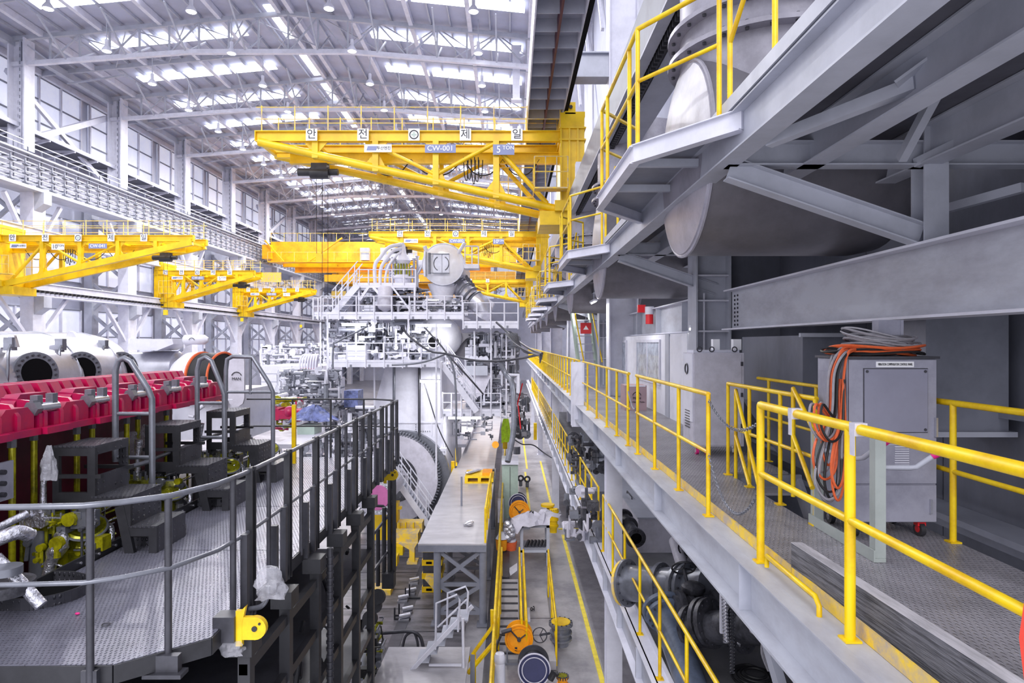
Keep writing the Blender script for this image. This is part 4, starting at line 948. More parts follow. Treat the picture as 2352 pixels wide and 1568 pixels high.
for k in range(40):
    y = R.uniform(6, 10); z = R.uniform(-6.5, -2.8); m.tube([(-2.3, y, z), (-2.35, y+R.uniform(-.1, .5), z+R.uniform(-.5, .5))], R.uniform(.01, .03), 5)
m.build('pipe_clutter', 'black', g, kind='stuff')
# screw spindle column
m = MB(); 
m.cyl((-2.08, 7.5, FL), (-2.08, 7.5, DZ-.1), .035, 8)
for k in range(60): m.cyl((-2.08, 7.5, DZ-.2-.08*k), (-2.08, 7.5, DZ-.23-.08*k), .045, 8)
m.build('lifting_spindle', 'dk', None, 'black threaded lifting spindle in front of the gallery support frame', 'spindle')
# yellow sheave brackets
def sheave(x, y, z, label, s=1):
    g = thing('sheave_bracket', label, 'bracket', (x, y, z), 'yellow sheave brackets')
    MB().box(x-.05*s, x, y-.02, y+.02, z-.14*s, z+.14*s).prism([(x-.05*s, y-.02, z+.10*s), (x+.03*s, y-.02, z+.18*s), (x, y-.02, z+.04*s)], (0, .04, 0)).build('back_plate', 'yel', g)
    MB().cyl((x+.1*s, y-.02, z), (x+.1*s, y+.03, z), .09*s, 20).box(x, x+.09*s, y-.018, y+.02, z-.09*s, z+.09*s).build('disc', 'yel', g)
    MB().cyl((x+.1*s, y-.03, z), (x+.1*s, y-.018, z), .022*s, 10).cyl((x+.14*s, y-.03, z+.04*s), (x+.14*s, y-.02, z+.04*s), .01*s, 8).build('axle', 'black', g)
    MB().box(x-.22*s, x-.05*s, y-.05, y+.1, z-.1*s, z+.1*s).build('mount_block', 'dk', g)
sheave(X(558, 5.2), 5.2, Z(1441, 5.2), 'yellow sheave bracket bolted under the near corner of the gallery')
sheave(X(888, 12.9), 12.9, Z(1090, 12.9), 'small yellow sheave bracket at the far corner of the gallery', 1.2)
# polythene bags
def bag(pts, label, m='poly', name='plastic_bag', seed=1):
    rr = random.Random(seed); o = MB(); c = V((0, 0, 0))
    for p in pts: c += V(p)
    c /= len(pts); prof = pts
    n = 14; rows = len(pts)
    for (x, y, z, r) in pts:
        for j in range(n):
            t = 2*math.pi*j/n; q = r*(1+rr.uniform(-.22, .22)); o.v.append((x+q*math.cos(t), y+q*.7*math.sin(t), z+rr.uniform(-.2, .2)*r*.5))
    for i in range(rows-1):
        for j in range(n): o.f.append((i*n+j, i*n+(j+1) % n, (i+1)*n+(j+1) % n, (i+1)*n+j))
    o.f.append(tuple(range(n))); o.f.append(tuple((rows-1)*n+j for j in range(n)))
    return o.build(name, m, None, label, 'bag')
def bagp(px, py, D, w, h, label, top=.35, m='poly', seed=1):
    x = X(px, D); z = Z(py, D); s = D/1500
    pts = [(x, D, z+h/2*s, w*top*.5*s), (x, D, z+h*.2*s, w*.42*s), (x, D, z-h*.2*s, w*.5*s), (x, D, z-h*.5*s, w*.42*s)]
    return bag([(a, b, c, r) for a, b, c, r in pts], label, m, seed=seed)
def bag2(px, py, D, w, h, label, top=.35, m='poly', seed=1):
    s = D/1500; x = X(px, D); z = Z(py, D); o = MB(); rr = random.Random(seed); n = 20; rows = 8
    for i in range(rows):
        f = i/(rows-1); r = w/2*s*(top+(1-top)*min(1, f*1.6))*(1 if f < .85 else .9)
        for j in range(n):
            t = 2*math.pi*j/n; q = r*(1+rr.uniform(-.26, .2)+.12*math.cos(3*t+i)); o.v.append((x+q*math.cos(t), D+q*.6*math.sin(t), z+h/2*s-f*h*s+rr.uniform(-.03, .03)*h*s))
    for i in range(rows-1):
        for j in range(n): o.f.append((i*n+j, i*n+(j+1) % n, (i+1)*n+(j+1) % n, (i+1)*n+j))
    o.f.append(tuple(range(n))); o.f.append(tuple((rows-1)*n+j for j in range(n)))
    return o.build('plastic_bag', m, None, label, 'bag', 'protective plastic bags')
bag2(620, 1337, 5.45, 70, 70, 'clear plastic bag tied over a bent pipe outside the gallery railing', .5, seed=3)
MB().tube(bez([(X(572, 5.6), 5.6, Z(1398, 5.6)), (X(600, 5.5), 5.5, Z(1392, 5.5)), (X(614, 5.5), 5.5, Z(1370, 5.5)), (X(616, 5.5), 5.5, Z(1345, 5.5))], 5), .022, 8).build('bent_pipe', 'pipe', None, 'bent grey pipe end poking out below the clear plastic bag', 'pipe')
bag2(533, 1486, 5.2, 52, 34, 'crumpled clear plastic sheet under the yellow sheave bracket', .8, seed=4)
bag2(112, 1063, 6.6, 36, 78, 'clear bag tied upright over a valve stem near the left edge', .3, seed=5)
bag2(330, 1020, 9.2, 34, 90, 'tall pointed clear plastic bag beside the red castings', .2, seed=6)
bag2(293, 1020, 9.0, 60, 60, 'yellowish oiled plastic bag beside the tall pointed one', .6, 'poly', 7)
# crimson castings
ns = 6
for k in range(ns+2):
    y0 = 5.1+.88*(k-1)+.0; y1 = y0+.86; xf = -4.92
    if k == 0: proto_r = None
    L = 'crimson engine casting with shelf and steel cross pins, %s in the row' % ORD[k]
    if proto_r is None:
        g = thing('cylinder_casting', L, 'casting', (-5.3, y0, -1), 'row of crimson castings'); proto_r = g
        MB().box(-5.9, xf, y0, y1, -.955, -.885).build('shelf', 'red', g)
        m = MB()
        for yy in (y0+.08, y0+.33, y0+.58):
            m.prism([(xf-.04, yy, -.885), (xf-.04, yy, -.74), (xf-.13, yy, -.62), (xf-.5, yy, -.58), (xf-.62, yy, -.885)], (0, .05, 0))
        for (a, b, zt_, xx, th) in ((.38, .85, -.66, -.07, .2), (.05, .62, -.55, -.34, .16)):
            m.prism([(xf+xx, y0+a, -.885), (xf+xx, y0+b, -.885), (xf+xx, y0+b, zt_-.09), (xf+xx, y0+b-.09, zt_), (xf+xx, y0+a+.09, zt_), (xf+xx, y0+a, zt_-.09)], (-th, 0, 0))
        m.box(xf-.17, xf-.05, y0+.02, y0+.11, -.885, -.74).box(xf-.17, xf-.05, y0+.24, y0+.34, -.885, -.74).box(xf-.2, xf+.05, y0, y0+.4, -.955, -.885)
        m.build('rib', 'red', g)
        m = MB()
        for q in range(4): yy = y0+.21*q; m.prism([(xf-.62, yy, -.62), (xf-.70, yy, -.47), (xf-1.1, yy, -.47), (xf-1.1, yy, -.62)], (0, .15, 0))
        m.box(xf-1.2, xf-.5, y0, y1, -.9, -.62); m.build('rear_rib', 'red', g)
        p = MB().cyl((xf-.11, y0+.0, -.69), (xf-.11, y0+.36, -.69), .055, 16).build('cross_pin', 'chrome', g)
        MB().cyl((xf-.11, y0-.03, -.69), (xf-.11, y0+.06, -.69), .08, 6).cyl((xf-.11, y0+.02, -.69), (xf-.11, y0+.02, -.6), .04, 6).build('hex_head', 'pipe', p)
        MB().box(xf-.15, xf-.07, y0+.25, y0+.33, -.69, -.545).build('clamp_nut', 'pipe', p); MB().box(xf-.15, xf-.07, y0+.02, y0+.10, -.69, -.55).build('clamp_nut', 'pipe', p)
    else: copyt(proto_r, (-5.3, y0, -1), label=L)
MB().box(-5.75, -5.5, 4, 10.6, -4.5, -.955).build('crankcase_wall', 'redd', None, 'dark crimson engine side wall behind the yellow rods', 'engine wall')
MB().box(-6.9, -4.34, 3.2, 13.6, -3.6, -2.7).build('engine_block', 'dk', None, 'dark lower engine block below the pumps at the left', 'engine block')
rp_ = None
for k in range(11):
    y = 4.7+.5*k; L = 'oily green yellow vertical tie rod under the red shelf, %s in the row' % ORD[k]
    if rp_ is None:
        rp_ = thing('tie_rod', L, 'rod', (-5.12, y, -2.7), 'row of tie rods'); MB().cyl((-5.12, y, -2.7), (-5.12, y, -.955), .033, 12).build('shank', 'rod', rp_); MB().cyl((-5.12, y, -1.07), (-5.12, y, -.955), .045, 6).build('nut', 'pipe', rp_)
    else: copyt(rp_, (-5.12-(.14 if k % 2 else 0), y, -2.7), label=L)
# grey bent box panel at the left edge
MB().box(-5.02, -4.99, 5.4, 6.55, -1.55, -1.17).build('cover_plate', 'cab', None, 'flat grey cover plate with clamps at the left frame edge', 'plate')
m = MB()
for z in (-1.26, -1.37, -1.48):
    for y in (6.25, 6.38): m.cyl((-4.985, y, z), (-4.94, y, z), .025, 8)
m.build('plate_clamps', 'dk', None, 'dark paired clamps on the grey cover plate', 'clamp')
# fuel pumps
pp_ = None
for k in range(5):
    y = 5.2+1.75*k; L = 'oily brass fuel pump with round dome and foil wrapped pipe, %s along the gallery' % ORD[k]
    if pp_ is None:
        x = -4.62; g = thing('fuel_pump', L, 'pump', (x, y, -2.7), 'fuel pumps along the gallery'); pp_ = g
        MB().box(x-.52, x-.22, y-.16, y+.14, -1.95, -1.80).box(x-.24, x-.1, y-.1, y+.08, -2.0, -1.86).build('pump_head', 'yelg', g)
        MB().cyl((x-.37, y, -2.7), (x-.37, y, -1.95), .12, 18).build('pump_barrel', 'pipe', g)
        for dx in (-.5, -.24): MB().cyl((x+dx, y-.12, -2.6), (x+dx, y-.12, -1.9), .018, 8).build('stud', 'yelg', g)
        m = MB()
        for q in range(7): m.cyl((x-.48+.05*q, y-.1+.03*(q % 3), -1.80), (x-.48+.05*q, y-.1+.03*(q % 3), -1.74+.02*(q % 3)), .014, 6)
        m.build('head_studs', 'pipe', g)
        MB().tube([(x-.36, y, -1.8), (x-.36, y, -1.5), (x-.34, y, -1.28)], [.035, .03, .05], 10).build('valve_stem', 'foil', g)
        d = MB().lathe((x+.02, y+.12, -2.05), (.3, -.45, 1), [(-.1, .1), (0, .16), (.05, .2), (.09, .21), (.11, .18), (.07, .13), (.05, .1), (.05, .0)], 24).build('dome_flange', 'yelg', g)
        MB().ring((x+.05, y+.06, -1.97), (.3, -.45, 1), .205, .014, 24).build('flange_clamp', 'pipe', d)
        MB().box(x-.1, x+.12, y-.02, y+.22, -2.55, -2.1).build('pump_body', 'yelg', g)
        MB().cyl((x+.17, y+.06, -2.6), (x+.17, y+.06, -2.15), .05, 12).build('plunger', 'chrome', g)
        MB().tube(bez([(x-.1, y-.12, -2.0), (x-.04, y-.17, -2.06), (x-.12, y-.2, -2.22), (x-.17, y-.22, -2.5), (x-.18, y-.22, -2.7)], 5), [.06]*6+[.085]*4+[.06]*11, 12).build('wrapped_pipe', 'foil', g)
        MB().tube(bez([(x+.1, y+.2, -2.0), (x+.22, y+.22, -2.02), (x+.26, y+.15, -2.2), (x+.25, y+.1, -2.5)], 5), .035, 10).build('wrapped_hose', 'foil', g)
    else: copyt(pp_, (-4.62, y, -2.7), label=L)
m = MB().tube(bez([P(-10, 1215, 5.6), P(30, 1195, 5.7), P(62, 1180, 5.8)], 4), .035, 10).tube(bez([P(-10, 1280, 5.3), P(40, 1330, 5.3), P(95, 1390, 5.3)], 4), .05, 10).tube(bez([P(-10, 1240, 5.4), P(40, 1222, 5.5), P(70, 1230, 5.6)], 4), .06, 10)
m.build('wrapped_pipes', 'foil', None, 'crumpled foil wrapped pipes at the lower left frame edge', 'pipe')
g = thing('round_valve_cover', 'dark round valve cover beside the foil pipes at the left edge', 'valve', P(15, 1330, 5.2))
MB().cyl(P(8, 1360, 5.3), P(8, 1336, 5.3), .22, 24).build('cover', 'rust', g); MB().cyl(P(15, 1318, 5.2), P(15, 1300, 5.2), .11, 20).build('cap', 'pipe', g)
# black step units
sp = None
for k in range(3):
    y = 7.0+1.77*k; L = 'black tread plate step unit climbing from the gallery, %s' % ('nearest', 'middle one', 'farthest')[k]
    if sp is None:
        g = thing('step_unit', L, 'steps', (-4.1, y, DZ), 'black step units'); sp = g; w = .62
        T = [(-3.80, -4.12, -1.96), (-4.08, -4.50, -1.64), (-4.46, -4.92, -1.10)]
        for xa, xb, z in T: MB().box(xb, xa, y, y+w, z-.02, z).build('tread', 'tread', g)
        zl = [DZ, -1.96, -1.64]
        for (xa, xb, z), zz in zip(T, zl): MB().box(xa-.012, xa, y+.04, y+w, zz, z-.02 if z < -1.5 else -1.42).build('riser_plate', 'tread', g)
        MB().box(-4.472, -4.46, y+.04, y+w, -1.2, -1.12).box(-4.55, -4.46, y+w-.05, y+w-.02, -1.64, -1.1).build('far_flange', 'tread', g)
        for yy in (y, y+w-.05):
            m = MB()
            for (xa, xb, z), zz in zip(T, zl): m.box(xa-.085, xa, yy, yy+.05, zz-.05, z-.02).box(xb, xa, yy, yy+.05, z-.11, z-.022)
            m.box(-4.92, -4.85, yy, yy+.05, -2.2, -1.1).box(-4.92, -4.46, yy, yy+.05, -1.72, -1.6).box(-4.95, -4.4, yy, yy+.05, -1.45, -1.41)
            m.bar((-4.2, yy+.02, -1.75), (-4.08, yy+.02, -2.3), .05, .1); m.build('side_frame', 'black', g)
    else: copyt(sp, (-4.1, y, DZ), label=L)
hp = [((265, 1060), (265, 850), (272, 828), (285, 822), (300, 830), (340, 893), (349, 915), (350, 1165), 7.95, ((262, 950), (350, 950)), ((265, 1050), (350, 1050))),
      ((453, 1010), (453, 850), (459, 826), (472, 820), (485, 828), (508, 885), (515, 905), (516, 1125), 9.9, ((453, 925), (515, 925)), ((455, 1004), (516, 1004))),
      ((517, 1060), (519, 850), (522, 825), (535, 818), (580, 820), (618, 880), (627, 900), (627, 1085), 10.9, ((520, 900), (626, 900)), ((575, 820), (575, 905)))]
for i, h in enumerate(hp):
    D = h[8]; g = thing('step_handrail', 'tall grey bent pipe handrail rising beside the black steps, %s one' % ('nearest', 'middle', 'farthest')[i], 'handrail', P(*h[7], D), 'bent step handrails')
    MB().tube([P(*q, D) for q in h[:8]], .036, 10).build('bent_rail', 'pipe', g)
    for a, b in h[9:]: MB().tube([P(*a, D), P(*b, D)], .024, 8).build('cross_bar', 'pipe', g)
MB().tube(bez([P(330, 1062, 8.6), P(400, 1035, 9.5), P(470, 1008, 10.4), P(560, 975, 11.8)], 4), .03, 8).tube([P(270, 1080, 7.9), P(350, 1058, 8.6)], .03, 8).build('inner_handrail', 'pipe', None, 'long grey pipe handrail running behind the black steps', 'handrail')
# silver exhaust receiver with ports
g = thing('exhaust_receiver', 'huge silver lagged exhaust receiver cylinder with three open ports', 'cylinder', (-7.6, 8, -1.4))
rc = .80; zc = -.62; xc = -7.6
MB().lathe((xc, 4.0, zc), (0, 1, 0), [(0, rc), (4.6, rc), (6.9, rc), (7.5, rc), (7.85, rc*.94), (8.1, rc*.7), (8.2, rc*.3), (8.22, 0)], 48).build('shell', 'silver', g)
for y in (5.6, 8.1, 10.35, 11.4): MB().ring((xc, y, zc), (0, 1, 0), rc+.003, .012, 48).build('lagging_band', 'chrome', g)
for k, (px, py) in enumerate(((84, 856), (190, 850), (281, 846))):
    ax = V((1, -.45, .15)).normalized()
    c = P(px, py, (9.25, 10.42, 11.55)[k])
    f = MB().lathe(c-ax*.3, ax, [(0, .25), (.22, .25), (.25, .25), (.25, .30), (.31, .30), (.31, .2), (.1, .19), (.05, .0)], 32).build('port_flange', 'pipe', g)
    MB().lathe(c-ax*.3, ax, [(.08, 0), (.08, .195), (.315, .205)], 28).build('dark_bore', 'hole', f)
    MB().bolts(c+ax*.015, ax, .25, 20, .016, .022).build('flange_bolt', 'dk', f)
    MB().tube(bez([c+V((-.2, -.1, .42)), c+V((-.12, -.35, .35)), c+V((-.1, -.4, 0)), c+V((-.12, -.42, -.4))], 4), .02, 6).box(c.x-.24, c.x-.12, c.y-.3, c.y-.2, c.z+.32, c.z+.5).build('valve_pipe', 'pipe', f)
MB().prism([P(2, 797, 9.0), P(40, 797, 9.0), P(32, 770, 9.0), P(22, 768, 9.0)], (0, .05, 0)).build('lifting_lug', 'silver', g); MB().prism([P(148, 774, 10), P(176, 775, 10), P(168, 762, 10), P(158, 760, 10)], (0, .05, 0)).build('lifting_lug', 'silver', g)
# turbocharger group
D = 13.2
g = thing('turbocharger', 'white turbocharger casing with dark coil ring and pale oval end plate', 'machine', P(430, 930, D))
MB().lathe(P(300, 845, D+.6), (1, 0, 0), [(0, .33), (.6, .36), (1.0, .36), (1.05, .3)], 32).build('drum_casing', 'silver', g)
MB().prism([P(290, 803, D), P(360, 805, D), P(398, 790, D), P(395, 778, D), P(300, 778, D)], (0, .8, 0)).build('hood', 'white', g)
MB().lathe(P(468, 868, D), (-1, .25, 0), [(0, .3), (0, .50), (.12, .53), (.3, .52), (.5, .40)], 40).build('ring_flange', 'white', g)
MB().lathe(P(470, 866, D-.1), (1, -.25, 0), [(0, .3), (0, .49), (.42, .49), (.42, .3)], 40).build('dark_coil', 'cable', g)
MB().ring(P(466, 866, D-.1), (1, -.25, 0), .49, .03, 40).build('copper_band', 'cableo', g); MB().ring(P(514, 866, D-.2), (1, -.25, 0), .49, .025, 40).build('copper_band', 'cableo', g)
pl = MB().prism([P(a, b, D-.5) for a, b in ((524, 830), (527, 818), (536, 811), (548, 811), (558, 818), (561, 830), (561, 915), (557, 927), (548, 933), (537, 933), (527, 927), (524, 915))], (0, .06, 0)).build('oval_plate', 'cabl', g)
MB().tube(arc(P(543, 866, D-.52), .1, 20, 160, 8), .008, 5).build('logo_arc', 'ink', pl); text('MAN', .08, 'ink', pl, P(543, 870, D-.53), FACE)
t = MB().lathe(P(422, 780, D), (1, 0, 0), [(0, .07), (.03, .1), (.42, .1), (.5, .04)], 20).build('small_tank', 'white', g); MB().tube(arc(P(440, 782, D-.12), .055, 10, 170, 8), .006, 5).build('logo_arc', 'ink', t)
MB().tube([P(424, 800, D), P(424, 780, D)], .02, 6).tube([P(470, 800, D), P(470, 790, D)], .02, 6).build('tank_leg', 'white', g)
m = MB()
for i in range(40):
    a = P(R.uniform(320, 560), R.uniform(878, 960), D+R.uniform(-.5, .5)); m.cyl(a, a+V((R.uniform(-.15, .15), 0, R.uniform(-.15, .15))), R.uniform(.015, .05), 8)
m.box(X(330, D), X(560, D), D, D+1.5, Z(1010, D), Z(895, D)); m.build('casing_fittings', 'white', g, kind='stuff')

# ---------------- big white engine in the middle ----------------
def pb(m, x0, x1, y0, y1, D, dd):      # box whose front face spans a pixel rectangle at depth D
    return m.box(X(x0, D), X(x1, D), D, D+dd, Z(y1, D), Z(y0, D))
def ph(px0, py0, px1, py1, D): return P(px0, py0, D), P(px1, py1, D)
E0 = 27.
g = thing('marine_engine', 'huge white ship engine standing in the middle of the hall', 'engine', (-4.5, 31, FL))
m = MB().prism([P(a, b, E0) for a, b in ((885, 842), (1012, 842), (1012, 860), (1022, 1000), (1022, 1215), (835, 1215), (840, 1000))], (0, 9, 0)); m.build('frame_box', 'white', g)
m = MB()
for x in (905, 960, 992): m.box(X(x, E0)-.02, X(x, E0)+.02, E0-.04, E0, Z(1000, E0), Z(845, E0))
pb(m, 840, 1022, 968, 972, E0-.04, .04); pb(m, 1012, 1018, 900, 1200, E0-.1, .1); pb(m, 985, 1025, 1030, 1045, E0-.3, .3)
m.build('frame_seam', 'steelw', g)
m = MB()
for k in range(16): m.cyl(P(912+5*k, 990, E0-.03), P(912+5*k, 990, E0), .022, 6)
for k in range(8): m.cyl(P(955, 975+5*k, E0-.03), P(955, 975+5*k, E0), .022, 6); m.cyl(P(985+5*k, 1037, E0-.34), P(985+5*k, 1037, E0-.3), .025, 6)
m.build('frame_bolt', 'pipe', g, kind=None)
# flywheel
fc = P(905, 1100, 26.2); fr = 1.76
f = MB().lathe(fc, (0, 1, 0), [(0, .95), (0, fr), (.35, fr), (.35, .9)], 72).build('flywheel', 'cabl', g)
MB().lathe(fc, (0, 1, 0), [(.03, .5), (-.02, .55), (-.03, .93), (.04, .95), (.3, .95), (.3, .4)], 48).build('dark_hub_ring', 'dk', f)
m = MB()
for k in range(96):
    t = 2*math.pi*k/96; u = V((math.cos(t), 0, math.sin(t))); w_ = V((-math.sin(t), 0, math.cos(t)))
    b = fc+u*(fr-.01); m.prism([b-w_*.042, b+w_*.042, b+w_*.02+u*.12, b-w_*.02+u*.12], (0, .36, 0))
m.build('gear_teeth', 'pipe', f)
MB().cyl(fc+V((0, -.1, 0)), fc+V((0, .3, 0)), .28, 24).bolts(fc+V((0, -.02, 0)), (0, 1, 0), .75, 18, .03, .05).bolts(fc+V((0, .1, 0)), (0, 1, 0), .42, 12, .06, .12).build('hub_bolts', 'pipe', f)
MB().lathe(fc+V((.22, .5, -.1)), (0, 1, 0), [(0, 1.98), (.3, 1.98)], 48).build('wheel_guard', 'pipe', g)
# upper machinery body
m = MB(); pb(m, 872, 985, 745, 842, 28, 6); pb(m, 905, 965, 700, 760, 28.5, 3); m.build('cylinder_frame', 'steelw', g)
m = MB()
for k in range(4): m.lathe(P(898+21*k, 842, 27.6), (0, 0, 1), [(0, .16), (1.5, .16), (1.55, .1)], 12)
pb(m, 885, 970, 760, 770, 27.4, .4); pb(m, 930, 965, 775, 790, 27.3, .5); pb(m, 880, 900, 780, 842, 27.5, .5); m.build('cylinder_covers', 'cabl', g)
c = P(985, 775, 26.6)
m = MB().sph((c.x+.25, c.y+.9, c.z), .95, 28, (1.1, 1, .95)); m.lathe((c.x+.1, c.y+1, c.z), (0, 0, -1), [(0, .9), (.9, .5), (1.2, .45)], 24); m.build('manifold_housing', 'gloss', g)
MB().lathe(P(996, 785, 26.35), (0, 1, 0), [(-.02, .22), (-.05, .26), (.3, .27)], 24).build('housing_port', 'white', g); MB().cyl(P(996, 785, 26.3), P(996, 785, 26.34), .215, 24).build('port_opening', 'hole', g)
MB().prism([P(a, b, 27.5) for a, b in ((1045, 765), (1100, 765), (1070, 778), (1040, 812), (1028, 815), (1040, 785))], (0, 1.5, 0)).prism([P(a, b, 27.8) for a, b in ((1040, 812), (1072, 775), (1072, 822), (1045, 822))], (0, .3, 0)).build('curved_duct', 'duct', g)
# big round drum
dc = P(1018, 607, 26.2); dr = .83
g2 = thing('air_receiver_drum', 'large glossy white round drum with bolted end doors on top of the engine', 'drum', dc)
MB().lathe(dc, (0, 1, 0), [(-.20, 0), (-.19, .3), (-.14, .6), (0, dr), (.1, dr), (4, dr)], 48).build('shell', 'gloss', g2)
d = MB().box(dc.x-.36, dc.x-.03, dc.y-.27, dc.y-.12, dc.z-.36, dc.z+.36).box(dc.x-.01, dc.x+.26, dc.y-.27, dc.y-.12, dc.z-.36, dc.z+.36).build('door', 'silver', g2)
MB().box(dc.x-.37, dc.x+.27, dc.y-.3, dc.y-.2, dc.z+.36, dc.z+.40).box(dc.x-.37, dc.x+.27, dc.y-.3, dc.y-.2, dc.z-.40, dc.z-.36).tube([V((dc.x-.05+.3*math.cos(t), dc.y-.29, dc.z+.3*math.sin(t))) for t in [math.radians(-60+12*i) for i in range(11)]], .02, 6).tube([V((dc.x-.05-.3*math.cos(t), dc.y-.29, dc.z+.3*math.sin(t))) for t in [math.radians(-60+12*i) for i in range(11)]], .02, 6).build('door_frame', 'pipe', d)
MB().cyl((dc.x-.52, dc.y-.3, dc.z-.42), (dc.x-.52, dc.y-.3, dc.z+.42), .05, 10).box(dc.x-.55, dc.x-.36, dc.y-.3, dc.y-.26, dc.z+.36, dc.z+.4).box(dc.x-.55, dc.x-.36, dc.y-.3, dc.y-.26, dc.z-.4, dc.z-.36).build('hinge_bar', 'pipe', g2)
MB().ring(dc+V((0, .0, 0)), (0, 1, 0), dr, .025, 48).box(dc.x-.75, dc.x-.68, dc.y-.25, dc.y, dc.z-.5, dc.z+.5).build('rim_band', 'silver', g2)
MB().lathe(P(1017, 720, 26.8), (0, 0, 1), [(0, .5), (.3, .42), (.7, .42), (1.2, .62)], 28).build('neck', 'white', g2)
MB().tube([P(985, 590, 26.3), P(975, 565, 26.2)], .08, 10).build('lifting_lug', 'white', g2); MB().tube([P(1052, 582, 26.2), P(1068, 557, 26.1)], .07, 10).build('lifting_lug', 'white', g2)
# side platform of drum
g3 = thing('inspection_platform', 'small white railed platform on the right side of the big drum', 'platform', P(1085, 615, 26.4))
m = MB(); pb(m, 1066, 1100, 606, 616, 26, .8); m.build('tray', 'white', g3)
m = MB()
for x in (1068, 1084, 1099): m.tube([P(x, 606, 26), P(x, 565, 26)], .025, 6)
m.tube([P(1068, 565, 26), P(1096, 565, 26), P(1100, 572, 26)], .03, 6).tube([P(1068, 585, 26), P(1100, 585, 26)], .02, 6); m.build('hoop_rail', 'white', g3)
# bellows and elbow
g4 = thing('exhaust_elbow', 'silver lagged exhaust pipe bending down from the drum to the right', 'pipe', P(1090, 690, 26.5))
MB().tube([P(1040, 640, 27.2), P(1060, 664, 27), P(1086, 687, 26.7)], .38, 24).build('pipe_run', 'silver', g4)
m = MB(); a, b = P(1052, 656, 26.9), P(1088, 688, 26.7)
for t in (0, .35, .7, 1): m.ring(a.lerp(b, t), b-a, .41, .035, 28)
m.build('pipe_collar', 'pipe', g4)
MB().tube(bez([P(1088, 688, 26.7), P(1104, 702, 26.6), P(1110, 716, 26.6), P(1104, 730, 26.6)], 5), [.4]*6+[.38]*5+[.34]*5, 24).build('elbow', 'silver', g4)
MB().prism([P(a, b, 27.6) for a, b in ((1086, 660), (1135, 695), (1122, 728), (1118, 722), (1128, 700), (1085, 672))], (0, 1.2, 0)).build('shield_plate', 'white', g4)
m = MB()
for k in range(6): m.tube([P(1062+5*k, 620+6*k, 28), P(1076+5*k, 650+8*k, 28)], .04, 6)
m.build('side_pipes', 'pipe', g4)
# exhaust valve and curved hydraulic pipes
g5 = thing('exhaust_valve', 'tall white exhaust valve assembly with studs left of the big drum', 'valve', P(925, 655, 26.5))
MB().lathe(P(925, 652, 26.8), (0, 0, 1), [(0, .32), (.2, .34), (.25, .42), (.35, .42), (.38, .22), (.8, .22), (.95, .34), (1.15, .2), (1.3, .14), (1.6, .1), (1.7, .03)], 24).build('valve_body', 'white', g5)
m = MB()
for k in range(6): m.cyl(P(908+6.5*k, 633, 26.5), P(908+6.5*k, 605, 26.5), .035, 8)
m.build('stud', 'yelg', g5)
m = MB()
for k in range(16): c = P(R.uniform(885, 968), R.uniform(600, 655), R.uniform(26.5, 27.2)); m.tube([c, c+V((R.uniform(-.2, .2), 0, R.uniform(.05, .3)))], R.uniform(.03, .09), 8)
for k in range(9): m.lathe(P(895+8*k, 660, 27), (0, 0, 1), [(0, .05), (.9+.3*math.sin(k), .05), (1.0+.3*math.sin(k), .09)], 8)
m.build('valve_fittings', 'silver', g5, kind='stuff')
for i, (a, b, w_) in enumerate((((862, 655), (861, 610), .075), ((873, 655), (874, 620), .07), ((884, 655), (886, 632), .05))):
    pts = bez([P(*a, 26.4), P(*b, 26.4), P(874+10*i, 590+9*i, 26.4), P(893+9*i, 568+9*i, 26.5), P(922, 561+9*i, 26.7)], 5)
    MB().tube(pts, w_, 12).build('curved_pipe', 'white', None, 'white pipe arching up to the exhaust valve, %s' % ('outermost', 'middle one', 'innermost')[i], 'pipe', 'arching white pipes')
MB().lathe(P(962, 607, 26.8), (1, 0, 0), [(0, .18), (.35, .18)], 14).build('branch_pipe', 'white', None, 'short white pipe joining the valve to the big drum', 'pipe')
# platforms
def gallery(label, px0, px1, py, D, dd, bays, hpx, mname='white', beams=True, split=None):
    g = thing('engine_platform', label, 'platform', P((px0+px1)/2, py, D), 'white engine platforms')
    x0, x1, z = X(px0, D), X(px1, D), Z(py, D)
    MB().box(x0, x1, D, D+dd, z-.04, z).build('floor_grating', mname, g)
    MB().box(x0, x1, D-.03, D, z-.18, z-.02).build('fascia_beam', 'steelw', g)
    h = hpx/1500*D
    for k in range(bays+1):
        x = x0+(x1-x0)*k/bays; MB().tube([(x, D-.04, z-.22), (x, D-.04, z+h)], .03, 6).build('rail_post', mname, g)
    m = MB()
    for t in (.5, 1): m.tube([(x0, D, z+h*t), (x1, D, z+h*t)], .021, 6)
    m.box(x0, x1, D-.02, D+.01, z, z+.1); m.build('rail_pipe', mname, g)
    m = MB()
    for k in range(bays): x = x0+(x1-x0)*(k+.15)/bays; m.box(x, x+.08, D-.05, D-.03, z-.17, z-.08)
    m.build('bracket', 'steeld', g); return g
gallery('wide white upper platform crossing the engine below the big drum', 738, 1062, 722, 25.4, 5, 8, 42)
gallery('white upper platform section stepping down on the right side of the engine', 1064, 1190, 743, 25.2, 5, 4, 48)
gallery('white middle platform across the engine with boxes standing on it', 755, 1010, 832, 25, 4, 6, 44)
gallery('white lower right platform at the foot of the diagonal stair', 1015, 1150, 945, 26, 5, 6, 42)
gallery('small white top platform around the exhaust valve', 820, 955, 655, 25.8, 3, 5, 36)
gallery('white platform at the far left of the engine with framed railing', 720, 765, 722, 26.5, 3, 4, 38)
m = MB()
for x in (822, 950): pb(m, x, x+4, 660, 722, 25.7, .2)
m.bar(P(826, 690, 25.7), P(846, 660, 25.7), .1, .1).bar(P(858, 660, 25.7), P(880, 685, 25.7), .1, .1).bar(P(902, 660, 25.7), P(948, 720, 25.7), .07, .07); pb(m, 822, 955, 655, 661, 25.7, .2)
